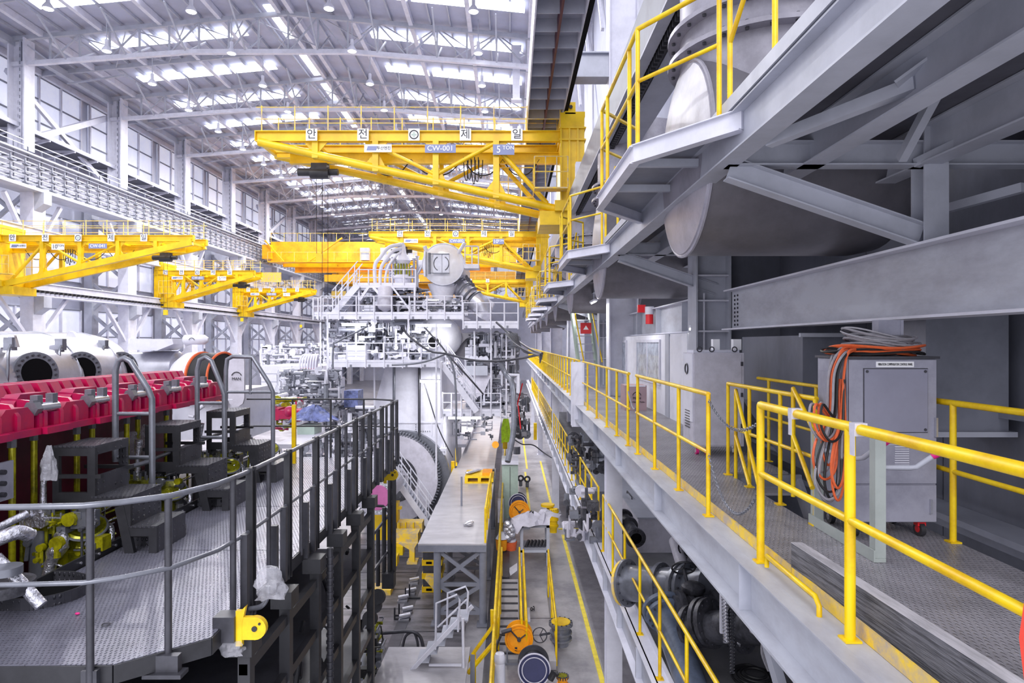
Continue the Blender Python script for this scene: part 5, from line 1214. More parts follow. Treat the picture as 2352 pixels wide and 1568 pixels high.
m.build('trestle', 'white', None, 'white braced trestle carrying the small top platform', 'frame')
def stair(label, a, b, D, w, n, name='engine_stair', hr=.95, mname='white', both=True):
    g = thing(name, label, 'stair', P(*b, D)); p, q = P(*a, D), P(*b, D); W = V((0, w, 0))
    for s in (0, 1): MB().bar(p+W*s, q+W*s, .05, .22).build('stringer', mname, g)
    for k in range(n): c = p.lerp(q, (k+.5)/n); MB().box(c.x-.12, c.x+.12, c.y, c.y+w, c.z-.015, c.z+.015).build('step', 'steel', g)
    for s in (0, 1):
        m = MB(); up = V((0, 0, hr))
        for t in (.5, 1): m.tube([p+W*s+up*t, q+W*s+up*t], .022, 6)
        for k in range(4): c = p.lerp(q, (k+.5)/4)+W*s; m.tube([c, c+up], .02, 6)
        m.build('handrail', mname, g)
    return g
stair('white stair climbing right to the small top platform of the engine', (822, 655), (764, 722), 25.6, .8, 10)
stair('white stair descending right from the middle platform', (1014, 835), (1095, 945), 25.2, .8, 14)
stair('thin white stair slanting down across the toothed flywheel', (905, 1095), (990, 1215), 24.5, .7, 14)
# machine cluster things
def pipes(label, x0, x1, y0, y1, D, dd, n, seed, mats=('white',), rmin=.02, rmax=.09, name='pipe_cluster', cat='pipework'):
    rr = random.Random(seed); g = thing(name, label, cat, P((x0+x1)/2, y1, D+dd/2))
    for q, mt in enumerate(mats):
        m = MB()
        for i in range(n//len(mats)):
            d = D+rr.random()*dd; p = P(rr.uniform(x0, x1), rr.uniform(y0, y1), d); pts = [p]
            for j in range(rr.randint(1, 3)):
                ax = rr.choice('xzzxy'); L = rr.uniform(-1, 1)
                v = {'x': V((L*(x1-x0)*d/1500*.35, 0, 0)), 'y': V((0, abs(L)*.8, 0)), 'z': V((0, 0, L*(y1-y0)*d/1500*.35))}[ax]
                e = pts[-1]+v
                e.x = min(max(e.x, X(x0, d)), X(x1, d)); e.z = min(max(e.z, Z(y1, d)), Z(y0, d)); pts.append(e)
            r = rmin+(rmax-rmin)*rr.random()**2.2; pts = [a for k, a in enumerate(pts) if k == 0 or (a-pts[k-1]).length > .05]
            if len(pts) > 1: m.tube(pts, r, 7)
            if rr.random() < .5: m.cyl(pts[0]-V((0, .03, 0)), pts[0]+V((0, .03, 0)), r*1.8, 10)
            if rr.random() < .28: c = pts[0]; s = rr.uniform(.04, .13)*(1 if rmax < .16 else 1.6); m.box(c.x-s, c.x+s, c.y, c.y+.15, c.z-s, c.z+s*.6)
        m.build('pipe_runs', mt, g, kind='stuff')
    return g
pipes('tangle of white pipes and valves under the small top platform', 828, 985, 664, 720, 26.2, 1.5, 200, 1, ('white', 'silver', 'dk', 'steelw', 'pipe'))
pipes('tangle of pipes between the upper and middle engine platforms', 745, 880, 738, 830, 25.8, 2.5, 240, 2, ('white', 'steeld', 'pipe', 'white'))
pipes('pipework on the middle front of the engine above the frame box', 880, 985, 742, 835, 25.8, 1.5, 220, 3, ('white', 'silver', 'pipe', 'steeld'))
pipes('pipework around the neck of the big drum', 975, 1075, 690, 722, 25.8, 1.2, 120, 4, ('white', 'silver', 'pipe'))
pipes('dense pipework on the right flank of the engine', 1070, 1190, 765, 930, 27, 3, 380, 5, ('white', 'steeld', 'pipe', 'white'))
pipes('pipe supports leaning beside the engine frame above the floor plates', 1025, 1130, 950, 1010, 30, 4, 60, 6, ('white', 'pipe'), .02, .06)
pipes('white machinery cluster behind the left gallery railing', 640, 780, 850, 940, 21, 4, 380, 7, ('white', 'steeld', 'silver', 'pipe'), .02, .09)
pipes('machinery with red parts behind the far end of the gallery', 600, 690, 915, 985, 17, 2, 150, 8, ('white', 'red', 'silver', 'yelg'), .015, .07)
pipes('pale machinery seen between the gallery posts and the tarpaulin', 690, 860, 935, 1060, 22, 3, 300, 9, ('white', 'steeld', 'cabl', 'pipe'), .02, .1)
pipes('distant pale machinery on the hall floor left of the engine', 600, 770, 790, 870, 40, 8, 300, 10, ('white', 'steeld', 'steelw', 'pipe'), .03, .14)
pipes('distant machinery at the end of the floor corridor', 1060, 1190, 880, 960, 48, 6, 120, 11, ('steelw', 'pipe'), .03, .12)
# distant block bodies
for i, (x0, x1, y0, y1, D, mt, L) in enumerate(((640, 770, 870, 950, 24, 'white', 'white engine block standing behind the left gallery'), (600, 740, 840, 900, 34, 'steelw', 'pale machine bed in the distance behind the gallery'),
    (1085, 1125, 835, 870, 28, 'cabl', 'grey ribbed box on the right flank of the engine'), (1068, 1090, 797, 822, 27.5, 'white', 'bright white square panel on the right flank of the engine'),
    (795, 838, 793, 832, 25.6, 'white', 'white tool cabinet standing on the middle engine platform'), (776, 794, 815, 832, 25.6, 'steelw', 'small white box left of the tool cabinet'),
    (836, 862, 700, 722, 25.8, 'white', 'pale square filter box under the small top platform'), (1120, 1190, 790, 930, 33, 'steelw', 'pale machine tower behind the engine at the right'))):
    m = MB(); pb(m, x0, x1, y0, y1, D, 1.4 if D < 30 else 4); g = thing('machine_block' if i in (0, 1, 7) else 'machine_box', L, 'machine', P((x0+x1)/2, y1, D)); m.build('casing', mt, g)
    m = MB()
    for k in range(3): pb(m, x0, x1, y0+(y1-y0)*(k+.9)/3.2, y0+(y1-y0)*(k+.9)/3.2+1.2, D-.03, .03)
    pb(m, (x0+x1)/2-.7, (x0+x1)/2+.7, y0, y1, D-.02, .02); m.build('cover_seam', 'steel', g)
MB().lathe(P(885, 716, 25.8), (0, 0, 1), [(0, .06), (.12, .26), (.2, .3), (.9, .3), (1.0, .25)], 24).build('hanging_vessel', 'cabl', None, 'pale grey rounded vessel hanging under the small top platform', 'tank')
MB().prism([P(a, b, 27) for a, b in ((1075, 862), (1128, 862), (1110, 905), (1090, 915), (1062, 905), (1040, 870))], (0, 2, 0)).build('hopper_casing', 'cabl', None, 'pale hopper shaped casing above the lower right platform', 'casing')
# red pipe fan behind gallery
g = thing('red_manifold', 'small crimson manifold with arched white pipes in the left distance', 'manifold', P(703, 865, 30))
m = MB(); pb(m, 686, 726, 845, 862, 30, .8); m.build('manifold_body', 'red', g)
m = MB()
for k in range(7): m.tube(bez([P(688+6*k, 848, 30), P(690+6*k, 825, 30), P(698+5*k, 815, 30.2), P(706+4*k, 826, 30.4), P(708+3*k, 846, 30.4)], 4), .05, 6)
m.build('arched_pipe', 'white', g)
for i, (x0, x1, y0, y1) in enumerate(((607, 640, 938, 965), (640, 690, 942, 962))):
    m = MB(); pb(m, x0, x1, y0, y1, 16.5, .5); m.sph(P((x0+x1)/2, y0+4, 16.6), .16, 10); m.build('red_cover', 'red', None, 'small crimson machine cover behind the gallery rail, %s one' % ('left', 'right')[i], 'cover')
m = MB(); pb(m, 682, 722, 978, 1010, 15.5, .6); m.build('green_box', 'green', None, 'pale green box behind the blue tarpaulin stand', 'box')
m = MB(); rr = random.Random(3); n = 22; c = P(722, 955, 16)
for i in range(5):
    for j in range(n):
        t = 2*math.pi*j/n; r = (.05+.13*i)*(1+(.22 if j % 2 else -.15)*rr.uniform(.3, 1.3)); m.v.append((c.x+r*math.cos(t)+.03*math.sin(3*t+i), c.y+r*.7*math.sin(t), c.z+.25-.085*i+rr.uniform(-.05, .05)))
for i in range(4):
    for j in range(n): m.f.append((i*n+j, i*n+(j+1) % n, (i+1)*n+(j+1) % n, (i+1)*n+j))
m.build('tarpaulin', 'tarp', None, 'crumpled blue tarpaulin draped over a machine behind the gallery', 'tarpaulin')
m = MB(); pb(m, 790, 822, 897, 935, 22, .8); m.build('wrapped_bundle', 'tarp', None, 'blue wrapped bundle on the machinery left of the engine frame', 'bundle')
MB().box(X(630, 14), X(690, 14), 14, 16, Z(1030, 14), Z(1020, 14)).build('gallery_extension', 'cabl', None, 'low pale ledge beyond the far end of the gallery', 'ledge')
# lamps on the engine
for i, (x0, x1, y, D) in enumerate(((785, 840, 746, 25), (1030, 1105, 960, 27), (965, 1008, 876, 25.6), (955, 1035, 748, 25.2))):
    g = thing('work_lamp', 'lit fluorescent work lamp on the engine, %s' % ('below the left part of the upper platform', 'at the head of the floor plates', 'on the white frame box', 'above the dark round port')[i], 'lamp', P((x0+x1)/2, y, D), 'work lamps on the engine')
    m = MB(); pb(m, x0, x1, y-3, y+2, D, .08); m.build('tube', 'lamp', g); m = MB(); pb(m, x0-2, x1+2, y-5, y-3, D, .14); m.build('housing', 'white', g)
    l = bpy.data.lights.new('tube_glow', 'AREA'); l.shape = 'RECTANGLE'; l.size = X(x1, D)-X(x0, D); l.size_y = .08; l.energy = 28; lo = bpy.data.objects.new('tube_glow', l); COL.objects.link(lo); lo.location = P((x0+x1)/2, y+4, D-.05); lo.rotation_euler = (math.radians(40), 0, 0)
# hanging cables
cb = [([(925, 752, 24), (940, 772, 24), (985, 805, 23.6), (1025, 812, 23), (1080, 826, 22.5), (1140, 829, 22), (1200, 822, 21), (1245, 812, 19)], .05, 'thick dark cable bundle sagging across the front of the engine'),
      ([(975, 752, 24), (1010, 790, 23.8), (1035, 822, 23.5), (1075, 865, 23.5), (1110, 905, 23.8)], .04, 'dark cable falling diagonally to the lower right platform'),
      ([(765, 925, 22), (765, 800, 22), (775, 785, 22), (820, 762, 22), (845, 748, 22)], .04, 'thin bent pipe line rising left of the engine'),
      ([(900, 838, 24), (950, 835, 24), (985, 828, 23.8), (1025, 812, 23.4)], .045, 'cable lying along the middle platform railing'),
      ([(1025, 812, 23), (1040, 840, 23), (1047, 900, 23), (1048, 1000, 23), (1050, 1060, 24)], .045, 'cable dropping straight down right of the frame box'),
      ([(1140, 740, 24), (1180, 775, 23), (1215, 800, 21), (1245, 812, 19)], .05, 'cable running from the upper right platform to the catwalk'),
      ([(975, 880, 26), (990, 930, 26), (1010, 990, 26), (1040, 1050, 26)], .03, 'thin dark hose down the face of the white frame box'),
      ([(1148, 830, 22), (1162, 860, 22), (1176, 880, 21.5), (1180, 940, 21), (1178, 1000, 20.5), (1166, 1060, 20)], .09, 'stout grey pipe post with bent top beside the floor plates')]
for i, (p, r, L) in enumerate(cb):
    MB().tube(bez([P(*q) for q in p], 5), r*.8 if i < 7 else r, 8).build('cable' if i < 7 else 'bent_pipe', 'dk' if i in (0, 1, 5, 6) else 'pipe', None, L, 'cable' if i < 7 else 'pipe')
m = MB()
for k in range(10): m.tube(bez([P(1160+3*k, 765, 22), P(1185+2*k, 790+2*k, 21), P(1225+2*k, 812, 19.5), P(1240, 815+2*k, 18.5)], 4), .018, 5)
m.build('cable_bundle', 'dk', None, 'fan of dark cables where the catwalk meets the engine', 'cable bundle')

m = MB()
for (x, y0, y1, D) in ((752, 722, 905, 25), (736, 740, 900, 26), (1002, 745, 1100, 24.8), (1128, 745, 930, 26), (1013, 832, 960, 25), (1090, 760, 945, 25.6), (1163, 760, 960, 26), (938, 722, 842, 25.2), (818, 742, 842, 25.3), (860, 842, 940, 26.6)):
    m.tube([P(x, y0, D), P(x, y1, D)], .035, 6)
m.build('scaffold_tubes', 'steelw', None, 'thin white upright scaffold tubes standing around the engine', 'scaffold', kind='stuff')
for i, (x, y0, y1, D) in enumerate(((963, 845, 1000, 26.6), (905, 842, 930, 26.6))):
    MB().tube([P(x, y0, D), P(x, y1, D)], .06, 8).build('riser_pipe', 'dk' if i == 0 else 'pipe', None, ('dark', 'grey')[i]+' riser pipe down the face of the engine frame box', 'pipe')
g = thing('ribbed_cover', 'scalloped white cover above the grey hopper on the right flank', 'cover', P(1098, 830, 27))
m = MB(); pb(m, 1066, 1122, 822, 828, 26.9, .3)
for k in range(5): m.cyl(P(1072+11*k, 822, 26.9), P(1072+11*k, 822, 27.2), .09, 12)
m.build('scalloped_edge', 'white', g); m = MB(); pb(m, 1072, 1120, 840, 862, 26.8, .3); m.build('inspection_box', 'steel', g)
# ---------------- centre floor ----------------
# tall plate-topped work platform
g = thing('work_platform', 'grey plate topped work platform on braced legs in the floor centre', 'platform', (-1.6, 20, FL))
zt = -5.28; D0 = 17.2
x0, x1 = X(960, D0), X(1117, D0)
MB().box(x0, x1, D0, 21.4, zt-.04, zt).build('plate_top', 'table', g)
MB().box(X(1003, 21.4)-.0, X(1117, D0), 21.4, 27.6, zt-.04, zt).build('plate_top', 'table', g)
MB().box(x0, x1, D0, D0+.06, zt-.22, zt-.04).box(x0, x0+.06, D0, 21.4, zt-.2, zt-.04).box(x1-.06, x1, D0, 27, zt-.2, zt-.04).build('edge_frame', 'steeld', g)
lx = (X(1004, D0+.1)+.0, X(1109, D0+.1))
for yy in (D0+.15, D0+3.6, 26.5):
    for x in lx: MB().cyl((x, yy, FL), (x, yy, zt-.04), .10, 12).box(x-.16, x+.16, yy-.16, yy+.16, FL+.02, FL+.08).build('leg', 'steeld', g)
for yy in (D0+.15, D0+3.6):
    m = MB(); za, zb_, zc_ = zt-.2, zt-1.12, FL+.35
    m.bar((lx[0], yy, za), (lx[1], yy, zb_), .07, .1).bar((lx[1], yy, za), (lx[0], yy, zb_), .07, .1).bar((lx[0], yy, zb_), (lx[1], yy, zb_), .07, .1).bar((lx[0], yy, zb_), (lx[1], yy, zc_), .07, .1).bar((lx[1], yy, zb_), (lx[0], yy, zc_), .07, .1).bar((lx[0], yy, zc_), (lx[1], yy, zc_), .07, .1)
    m.build('cross_brace', 'steeld', g)
r = MB()
for h in (.45, .9): r.tube([(x1-.03, D0+.1, zt+h), (x1-.03, 22, zt+h)], .03, 6)
for k in range(5): r.tube([(x1-.03, D0+.1+1.2*k, zt), (x1-.03, D0+.1+1.2*k, zt+.9)], .03, 6)
r.build('side_rail', 'yel', g)
MB().tube([(X(1060, 21.2), 21.2, zt), (X(1060, 21.2), 21.2, zt+.95)], .03, 6).build('upright_bar', 'steeld', None, 'single upright grey rod standing on the work platform', 'rod')
m = MB()
for k in range(7): a = V((X(1075, 19)+R.uniform(-.12, .12), 18.9+R.uniform(-.2, .2), zt+.04)); m.cyl(a, a+V((.12, .05, .02)), .04, 8)
m.build('hardware_heap', 'chrome', None, 'small heap of bright fittings lying on the work platform', 'fittings', kind=None)
# floor plates running to the distance
for i, (a, b, ya, yb, z, L) in enumerate(((1055, 1132, 28, 36, -5.35, 'first'), (1055, 1150, 36.2, 62, -5.45, 'second'))):
    MB().box(-2.35, -.72, ya, yb, z-.1, z).build('floor_plate_run', 'table', None, 'long run of pale plates continuing beyond the work platform, %s section' % L, 'plate', 'plate runs')
MB().box(-3.3, -2.2, 32, 60, -5.1, -4.95).build('plate_strip', 'white', None, 'bright white narrow plate strip beside the far plate run', 'plate')
g = thing('yellow_pallet', 'yellow pallet with bags lying on the far end of the work platform', 'pallet', (-1.6, 24, zt))
MB().box(X(1068, 24.8), X(1132, 24.8)-.05, 24.6, 25.9, zt, zt+.05).box(X(1068, 24.8), X(1132, 24.8)-.05, 24.6, 25.9, zt+.2, zt+.26).build('deck_boards', 'yel', g)
m = MB()
for x in (X(1068, 24.8), X(1098, 24.8), X(1126, 24.8)): m.box(x, x+.12, 24.6, 25.9, zt+.05, zt+.2)
m.build('bearer', 'yel', g)
m = MB()
for k in range(8): m.sph((X(1075+3*k, 24.9), 25+.08*k, zt+.32), .1, 8, (1.3, 1, .5))
m.build('wrapped_parts', 'silver', g)
m = MB().box(X(1108, 24.9), X(1130, 24.9), 24.8, 25.6, zt+.26, zt+.36); m.build('orange_cloth', 'orange', g)
m = MB()
for k in range(4): m.box(X(1110+7*k, 26), X(1115+7*k, 26), 26, 26.3, zt, zt+.18+.05*(k % 2))
m.build('black_fittings', 'black', None, 'group of dark boxes at the far right corner of the work platform', 'fittings')
# yellow long barrier between floor zones
g = thing('barrier_rail', 'long thin yellow barrier railing running down the centre of the floor', 'railing', (-.33, 18, FL))
XB = -.36
for h, nm in ((1.15, 'top_rail'), (.6, 'mid_rail')):
    MB().tube([(XB, 10.5, FL+h+.35), (XB, 42, FL+h+.35)], .034, 8).build(nm, 'yel', g)
for k in range(18): MB().cyl((XB, 11+1.75*k, FL), (XB, 11+1.75*k, FL+1.5), .032, 8).build('post', 'yel', g)
MB().box(XB-.25, XB-.1, 10.5, 40, FL, FL+.35).build('kerb', 'dk', g)
m = MB().tube([P(1062, 1535, 14), P(1130, 1440, 14), P(1130, 1400, 14)], .04, 6).tube([P(1075, 1545, 14), P(1135, 1475, 14)], .05, 6).tube([P(1088, 1568, 14), P(1088, 1500, 14)], .05, 6); m.build('end_brace', 'yel', g)
# low platform with portable stair
g = thing('low_platform', 'wide low pale steel platform at the bottom centre of the floor', 'platform', (-2.3, 13.6, FL))
zl = -6.6; 
m = MB().prism([(X(862, 13), 12.0, zl-.05), (X(862, 13)+.0, 12.6, zl-.05), (X(893, 14.2), 14.2, zl-.05), (X(1080, 14.2), 14.2, zl-.05), (X(1080, 14.2), 12.0, zl-.05)], (0, 0, .05)); m.build('plate_top', 'table', g)
for x in (X(870, 13), X(1075, 14)): 
    for y in (12.3, 14): MB().box(x-.05+.1, x+.05+.1, y-.05, y+.05, FL, zl-.05).build('leg', 'steeld', g)
g = thing('portable_steps', 'pale tubular portable steps leading up beside the work platform legs', 'steps', P(1000, 1500, 13.5))
a1, b1 = P(935, 1550, 13.2), P(1062, 1415, 13.6)
for s in (0, 1):
    o = V((.18*s, .55*s, 0)); MB().bar(a1+o, b1+o, .04, .08).build('stringer', 'steelw', g)
    q1 = P(1000, 1480, 13.4)+o; MB().tube([q1+V((0, 0, -.1)), q1+V((.02, 0, .85)), P(1050, 1365, 13.4)+o*.8, P(1056, 1378, 13.4)+o*.8, P(1052, 1450, 13.5)+o*.8], .022, 8).build('handrail', 'steelw', g)
    MB().tube([P(1005, 1440, 13.4)+o, P(1048, 1400, 13.4)+o], .018, 6).build('mid_rail', 'steelw', g)
for k in range(7): c = a1.lerp(b1, (k+.5)/7); MB().box(c.x-.05, c.x+.2, c.y, c.y+.55, c.z-.02, c.z+.01).build('step', 'steel', g)
MB().tube([P(1065, 1545, 13.3), P(1063, 1420, 13.3)], .03, 8).box(X(985, 13.3), X(1060, 13.3), 13.3, 13.34, zl+.02, zl+.06).build('support_leg', 'steelw', g)
# bottle jacks / clamps on the bed plate
for i, (px, py) in enumerate(((928, 1402), (926, 1413), (898, 1385), (948, 1340), (905, 1430), (950, 1388))):
    pass
sp_ = [(950, 1337), (943, 1362), (925, 1378), (935, 1405), (928, 1422)]
for i, (px, py) in enumerate(sp_):
    D = 7.42*1500/(py-788); c = P(px, py, D)
    MB().box(c.x-.14, c.x+.14, c.y-.1, c.y+.1, FL+.05, FL+.1).cyl((c.x-.13, c.y, FL+.15), (c.x+.15, c.y+.1, FL+.17), .065, 12).build('steel_cylinder', 'chrome', None, 'short bright steel cylinder lying on the bed plate, %s' % ORD[4-i], 'cylinder', 'steel cylinders on the bed plate')
for i, (px, py) in enumerate(((905, 1420), (930, 1372))):
    D = 7.42*1500/(py-788); c = P(px, py, D); z = FL+.055
    MB().box(c.x, c.x+.45, c.y-.03, c.y+.02, z, z+.04).box(c.x, c.x+.04, c.y-.03, c.y+.01, z, z+.32).box(c.x+.08, c.x+.12, c.y+.2, c.y+.24, z, z+.34).box(c.x, c.x+.12, c.y+.2, c.y+.24, z, z+.04).build('angle_stop', 'black', None, 'black upright angle stop on the bed plate, %s one' % ('nearer', 'farther')[i], 'stop', 'angle stops on the bed plate')
# stacked yellow pallets under the platform
for k in range(4):
    c = P(985, 1262+26*k, 19.6) if 0 else V((X(988, 19.5), 19.5, FL+.06+.40*(3-k)))
    g = thing('yellow_pallet', 'yellow steel pallet beneath the work platform, %s of the stack' % ('topmost', 'second from the top', 'third from the top', 'lowest')[k], 'pallet', c, 'stack of yellow pallets')
    MB().box(c.x-.25, c.x+.35, c.y, c.y+.9, c.z, c.z+.17).build('frame', 'yel', g)
    MB().box(c.x-.12, c.x+.05, c.y-.01, c.y, c.z+.05, c.z+.12).build('fork_slot', 'hole', g)
    if k != 0: MB().box(c.x-.22, c.x+.3, c.y+.02, c.y+.85, c.z+.17, c.z+.40).build('load_box', 'dk', g)
g = thing('yellow_ramp', 'yellow triangular wedge frame leaning beside the pallets', 'wedge', P(990, 1340, 18.5))
MB().prism([P(975, 1330, 18.9), P(1003, 1330, 18.9), P(1003, 1362, 18.9)], (0, .5, 0)).build('wedge_plate', 'yelworn', g)
MB().box(X(855, 19.5), X(900, 19.5), 19.3, 19.9, FL+.05, FL+.2).build('yellow_pallet', 'yelworn', None, 'worn pale yellow pallet lying behind the black frame foot', 'pallet')
# yellow cradle and mauve capped pipe
g = thing('pipe_cradle', 'yellow steel cradle with beam trestle in front of the toothed wheel', 'cradle', P(930, 1230, 22.5))
m = MB(); pb(m, 855, 905, 1180, 1240, 23, .8); m.build('saddle', 'yelcr', g)
m = MB(); pb(m, 902, 914, 1155, 1200, 23.2, .4); pb(m, 905, 922, 1165, 1170, 23.2, .2); m.build('upright', 'yelcr', g)
m = MB(); pb(m, 912, 970, 1200, 1222, 23, .5); m.build('beam', 'yelworn', g); m = MB(); pb(m, 895, 960, 1225, 1248, 21.8, .6); m.build('beam', 'yelworn', g)
m = MB()
for x in (915, 930, 948): pb(m, x, x+3, 1200, 1250, 22.9, .1)
m.build('stiffener', 'yelcr', g)
D = 20.8; m = MB(); pb(m, 940, 952, 1248, 1290, D, .2); m.prism([P(915, 1248, D), P(958, 1248, D), P(950, 1262, D), P(940, 1262, D)], (0, .2, 0)); m.prism([P(934, 1290, D), P(958, 1290, D), P(958, 1296, D), P(934, 1296, D)], (0, .4, 0)); m.build('trestle_leg', 'yelworn', g)
m = MB(); pb(m, 905, 925, 1255, 1275, 21.5, .4); pb(m, 900, 912, 1278, 1300, 20.6, .4); m.build('yellow_blocks', 'yel', None, 'bright yellow blocks on the floor beside the cradle leg', 'block')
g = thing('capped_pipe', 'silver flanged pipe end closed by a round mauve cap', 'pipe', P(868, 1142, 21.4))
c = P(866, 1142, 21.4)
MB().lathe(c, (0, 1, 0), [(0, .47), (0, .56), (.3, .56), (.35, .45), (2.5, .45)], 36).build('flange', 'foil', g); MB().lathe(c, (0, 1, 0), [(-.06, 0), (-.06, .40), (-.02, .42), (.02, .42)], 36).build('end_cap', 'pink', g)
m = MB(); pb(m, 843, 900, 1165, 1182, 21.5, .5); m.build('base_block', 'silver', g)
# small railing at the lower gallery end
g = thing('guard_rail', 'low black handrail with diagonal rails beside the mauve capped pipe', 'railing', P(870, 1300, 15))
for a, b in (((845, 1242, 14.5), (895, 1180, 15.5)), ((858, 1310, 14.5), (900, 1252, 15.5)), ((845, 1160, 15), (880, 1162, 15.5)), ((880, 1162, 15.5), (893, 1175, 15.5))): MB().tube([P(*a), P(*b)], .035, 6).build('rail_pipe', 'dk', g)
for x, y0, y1 in ((895, 1075, 1318), (905, 1050, 1310), (868, 1215, 1345), (882, 1165, 1330)): MB().tube([P(x, y0, 15.2), P(x, y1, 15.2)], .05, 6).build('post', 'black', g)
m = MB(); pb(m, 877, 904, 1318, 1352, 15, .3); m.build('foot_block', 'black', g)
for i, (x, y) in enumerate(((858, 1390), (848, 1420), (838, 1450), (866, 1370))):
    MB().cyl(P(x, y, 14), P(x+4, y, 14.1), .16, 18).build('guide_wheel', 'black', None, 'black guide wheel at the foot of the support frame, %s' % ('second from the top', 'third from the top', 'lowest', 'topmost')[i], 'wheel', 'black guide wheels')
# hose heap bottom left of low platform
pipes('tangled dark hoses and green yellow rope at the edge of the low platform', 822, 880, 1455, 1560, 12.6, .8, 40, 21, ('cable', 'yelg', 'pipe'), .015, .04, 'hose_heap', 'hoses')
g = thing('hose_arch', 'arched pale hoses over the bed plate behind the low platform', 'hose', P(920, 1480, 15))
MB().tube(bez([P(868, 1455, 15), P(900, 1452, 15), P(945, 1450, 15), P(965, 1462, 15), P(972, 1486, 15)], 5), .04, 8).tube(bez([P(925, 1485, 15), P(932, 1460, 15), P(950, 1452, 15), P(958, 1470, 15), P(960, 1486, 15)], 5), .03, 8).build('hose', 'dk', g)
# ---------------- right floor zone ----------------
g = thing('floor_ramp', 'grey ramp with tread strips between yellow handrails', 'ramp', (.1, 17, FL))
MB().prism([(X(1140, 15.5)-.05, 15.4, FL+.02), (X(1194, 15.5), 15.4, FL+.02), (X(1194, 15.5), 19.3, FL+.5), (X(1140, 15.5)-.05, 19.3, FL+.5)], (0, 0, .03)).build('ramp_plate', 'conc', g)
m = MB(); 
for k in range(10): y = 15.6+.38*k; z = FL+.05+.48*(y-15.4)/3.9; MB().box(X(1142, 15.5)-.02, X(1192, 15.5), y, y+.07, z, z+.03).build('tread_strip', 'dk', g)
def hrail(label, x, ya, yb, z0=FL, n=3, lean=0):
    g = thing('hand_rail', label, 'railing', (x, ya, z0), 'yellow handrails by the ramp')
    for h in (.55, 1.05): MB().tube([(x, ya, z0+h), (x+lean, yb, z0+h+.35)], .025, 8).build('rail_pipe', 'yel', g)
    for k in range(n): y = ya+(yb-ya)*k/(n-1); MB().cyl((x+lean*k/(n-1), y, z0), (x+lean*k/(n-1), y, z0+1.05+.35*k/(n-1)), .028, 8).build('post', 'yel', g)
hrail('yellow handrail on the left side of the ramp', -.30, 15.3, 19.5, lean=.02)
hrail('yellow handrail on the right side of the ramp', .25, 15.3, 19.5)
hrail('yellow handrail on the left edge of the grey landing', .36, 15.2, 19.3)
hrail('yellow handrail on the right edge of the grey landing', 1.05, 15.2, 19.3, lean=.05)
g = thing('floor_landing', 'flat pale grey landing plates between two yellow handrails', 'platform', (.7, 17, FL))
MB().box(.35, 1.03, 14.9, 19.4, FL+.05, FL+.25).build('plate', 'conc', g); MB().box(.35, 1.03, 17.2, 17.23, FL+.25, FL+.253).build('plate_joint', 'dk', g)
MB().box(.42, .50, 17.0, 17.8, FL+.25, FL+.30).build('small_bar', 'white', None, 'short white bar lying on the grey landing', 'bar')
MB().tube([V((.58+.05*math.cos(t), 17.7+.08*math.sin(2*t), FL+.27+.01*t)) for t in [.5*i for i in range(16)]], .014, 5).build('chain_heap', 'dk', None, 'little dark chain heap on the grey landing', 'chain')
# hose reels
def reel(label, px, py, D, r, wdt, m1, back, ax=(.0, 1, -.1), rings=0):
    c = P(px, py, D); ax = V(ax).normalized(); g = thing('hose_reel', label, 'hose reel', (c.x, c.y, FL))
    f = MB().lathe(c-ax*.02, ax, [(0, 0), (0, r*.3), (-.0, r*.86), (-.03, r*.9), (-.03, r), (.03, r), (.03, 0)], 36).build('front_disc', m1, g)
    MB().lathe(c+ax*wdt, ax, [(-.02, 0), (-.02, r), (.02, r), (.02, 0)], 36).build('rear_disc', back, g)
    MB().lathe(c, ax, [(.03, r*.72), (wdt-.02, r*.72)], 28).build('wound_hose', 'black', g)
    MB().ring(c-ax*.05, ax, r*.75, .012, 32).ring(c-ax*.04, ax, r*.97, .018, 36).build('disc_bead', 'cabl' if m1 == 'blue' else 'orange', f)
    if m1 == 'orange': MB().tube([c-ax*.08, c-ax*.08+V((-.2, 0, .22))], .018, 6).tube([c-ax*.08, c-ax*.08+V((.15, 0, .12))], .015, 6).cyl(c-ax*.1, c-ax*.02, .045, 12).box(c.x-.1, c.x-.04, c.y-.05, c.y-.03, c.z-.28, c.z-.18).build('crank', 'dk', f)
    MB().box(c.x-r*.9, c.x-r*.8, c.y, c.y+wdt, FL+.02, c.z).box(c.x+r*.5, c.x+r*.6, c.y+.05, c.y+wdt, FL+.02, c.z-r*.4).box(c.x-r, c.x+r, c.y+.02, c.y+wdt, FL, FL+.05).build('stand', 'steeld', g)
    return g
reel('orange hose reel in front of the ramp', 1192, 1466, 15.2, .325, .3, 'orange', 'orange')
reel('navy blue cable drum nearest the bottom edge of the floor', 1227, 1537, 13.7, .34, .45, 'blue', 'dk')
reel('orange hose reel standing beside the draped workbench', 1193, 1175, 26.3, .42, .3, 'orange', 'orange')
reel('navy blue cable drum behind the farther orange reel', 1190, 1155, 27.6, .40, .5, 'blue', 'dk')
m = MB().tube([P(1152, 1452, 15.0), P(1175, 1445, 15.0)], .05, 8).tube(bez([P(1150, 1460, 15), P(1140, 1490, 15), P(1152, 1505, 15)], 4), .03, 6); m.build('reel_coupling', 'dk', None, 'dark hose coupling on the left of the nearer orange reel', 'coupling')
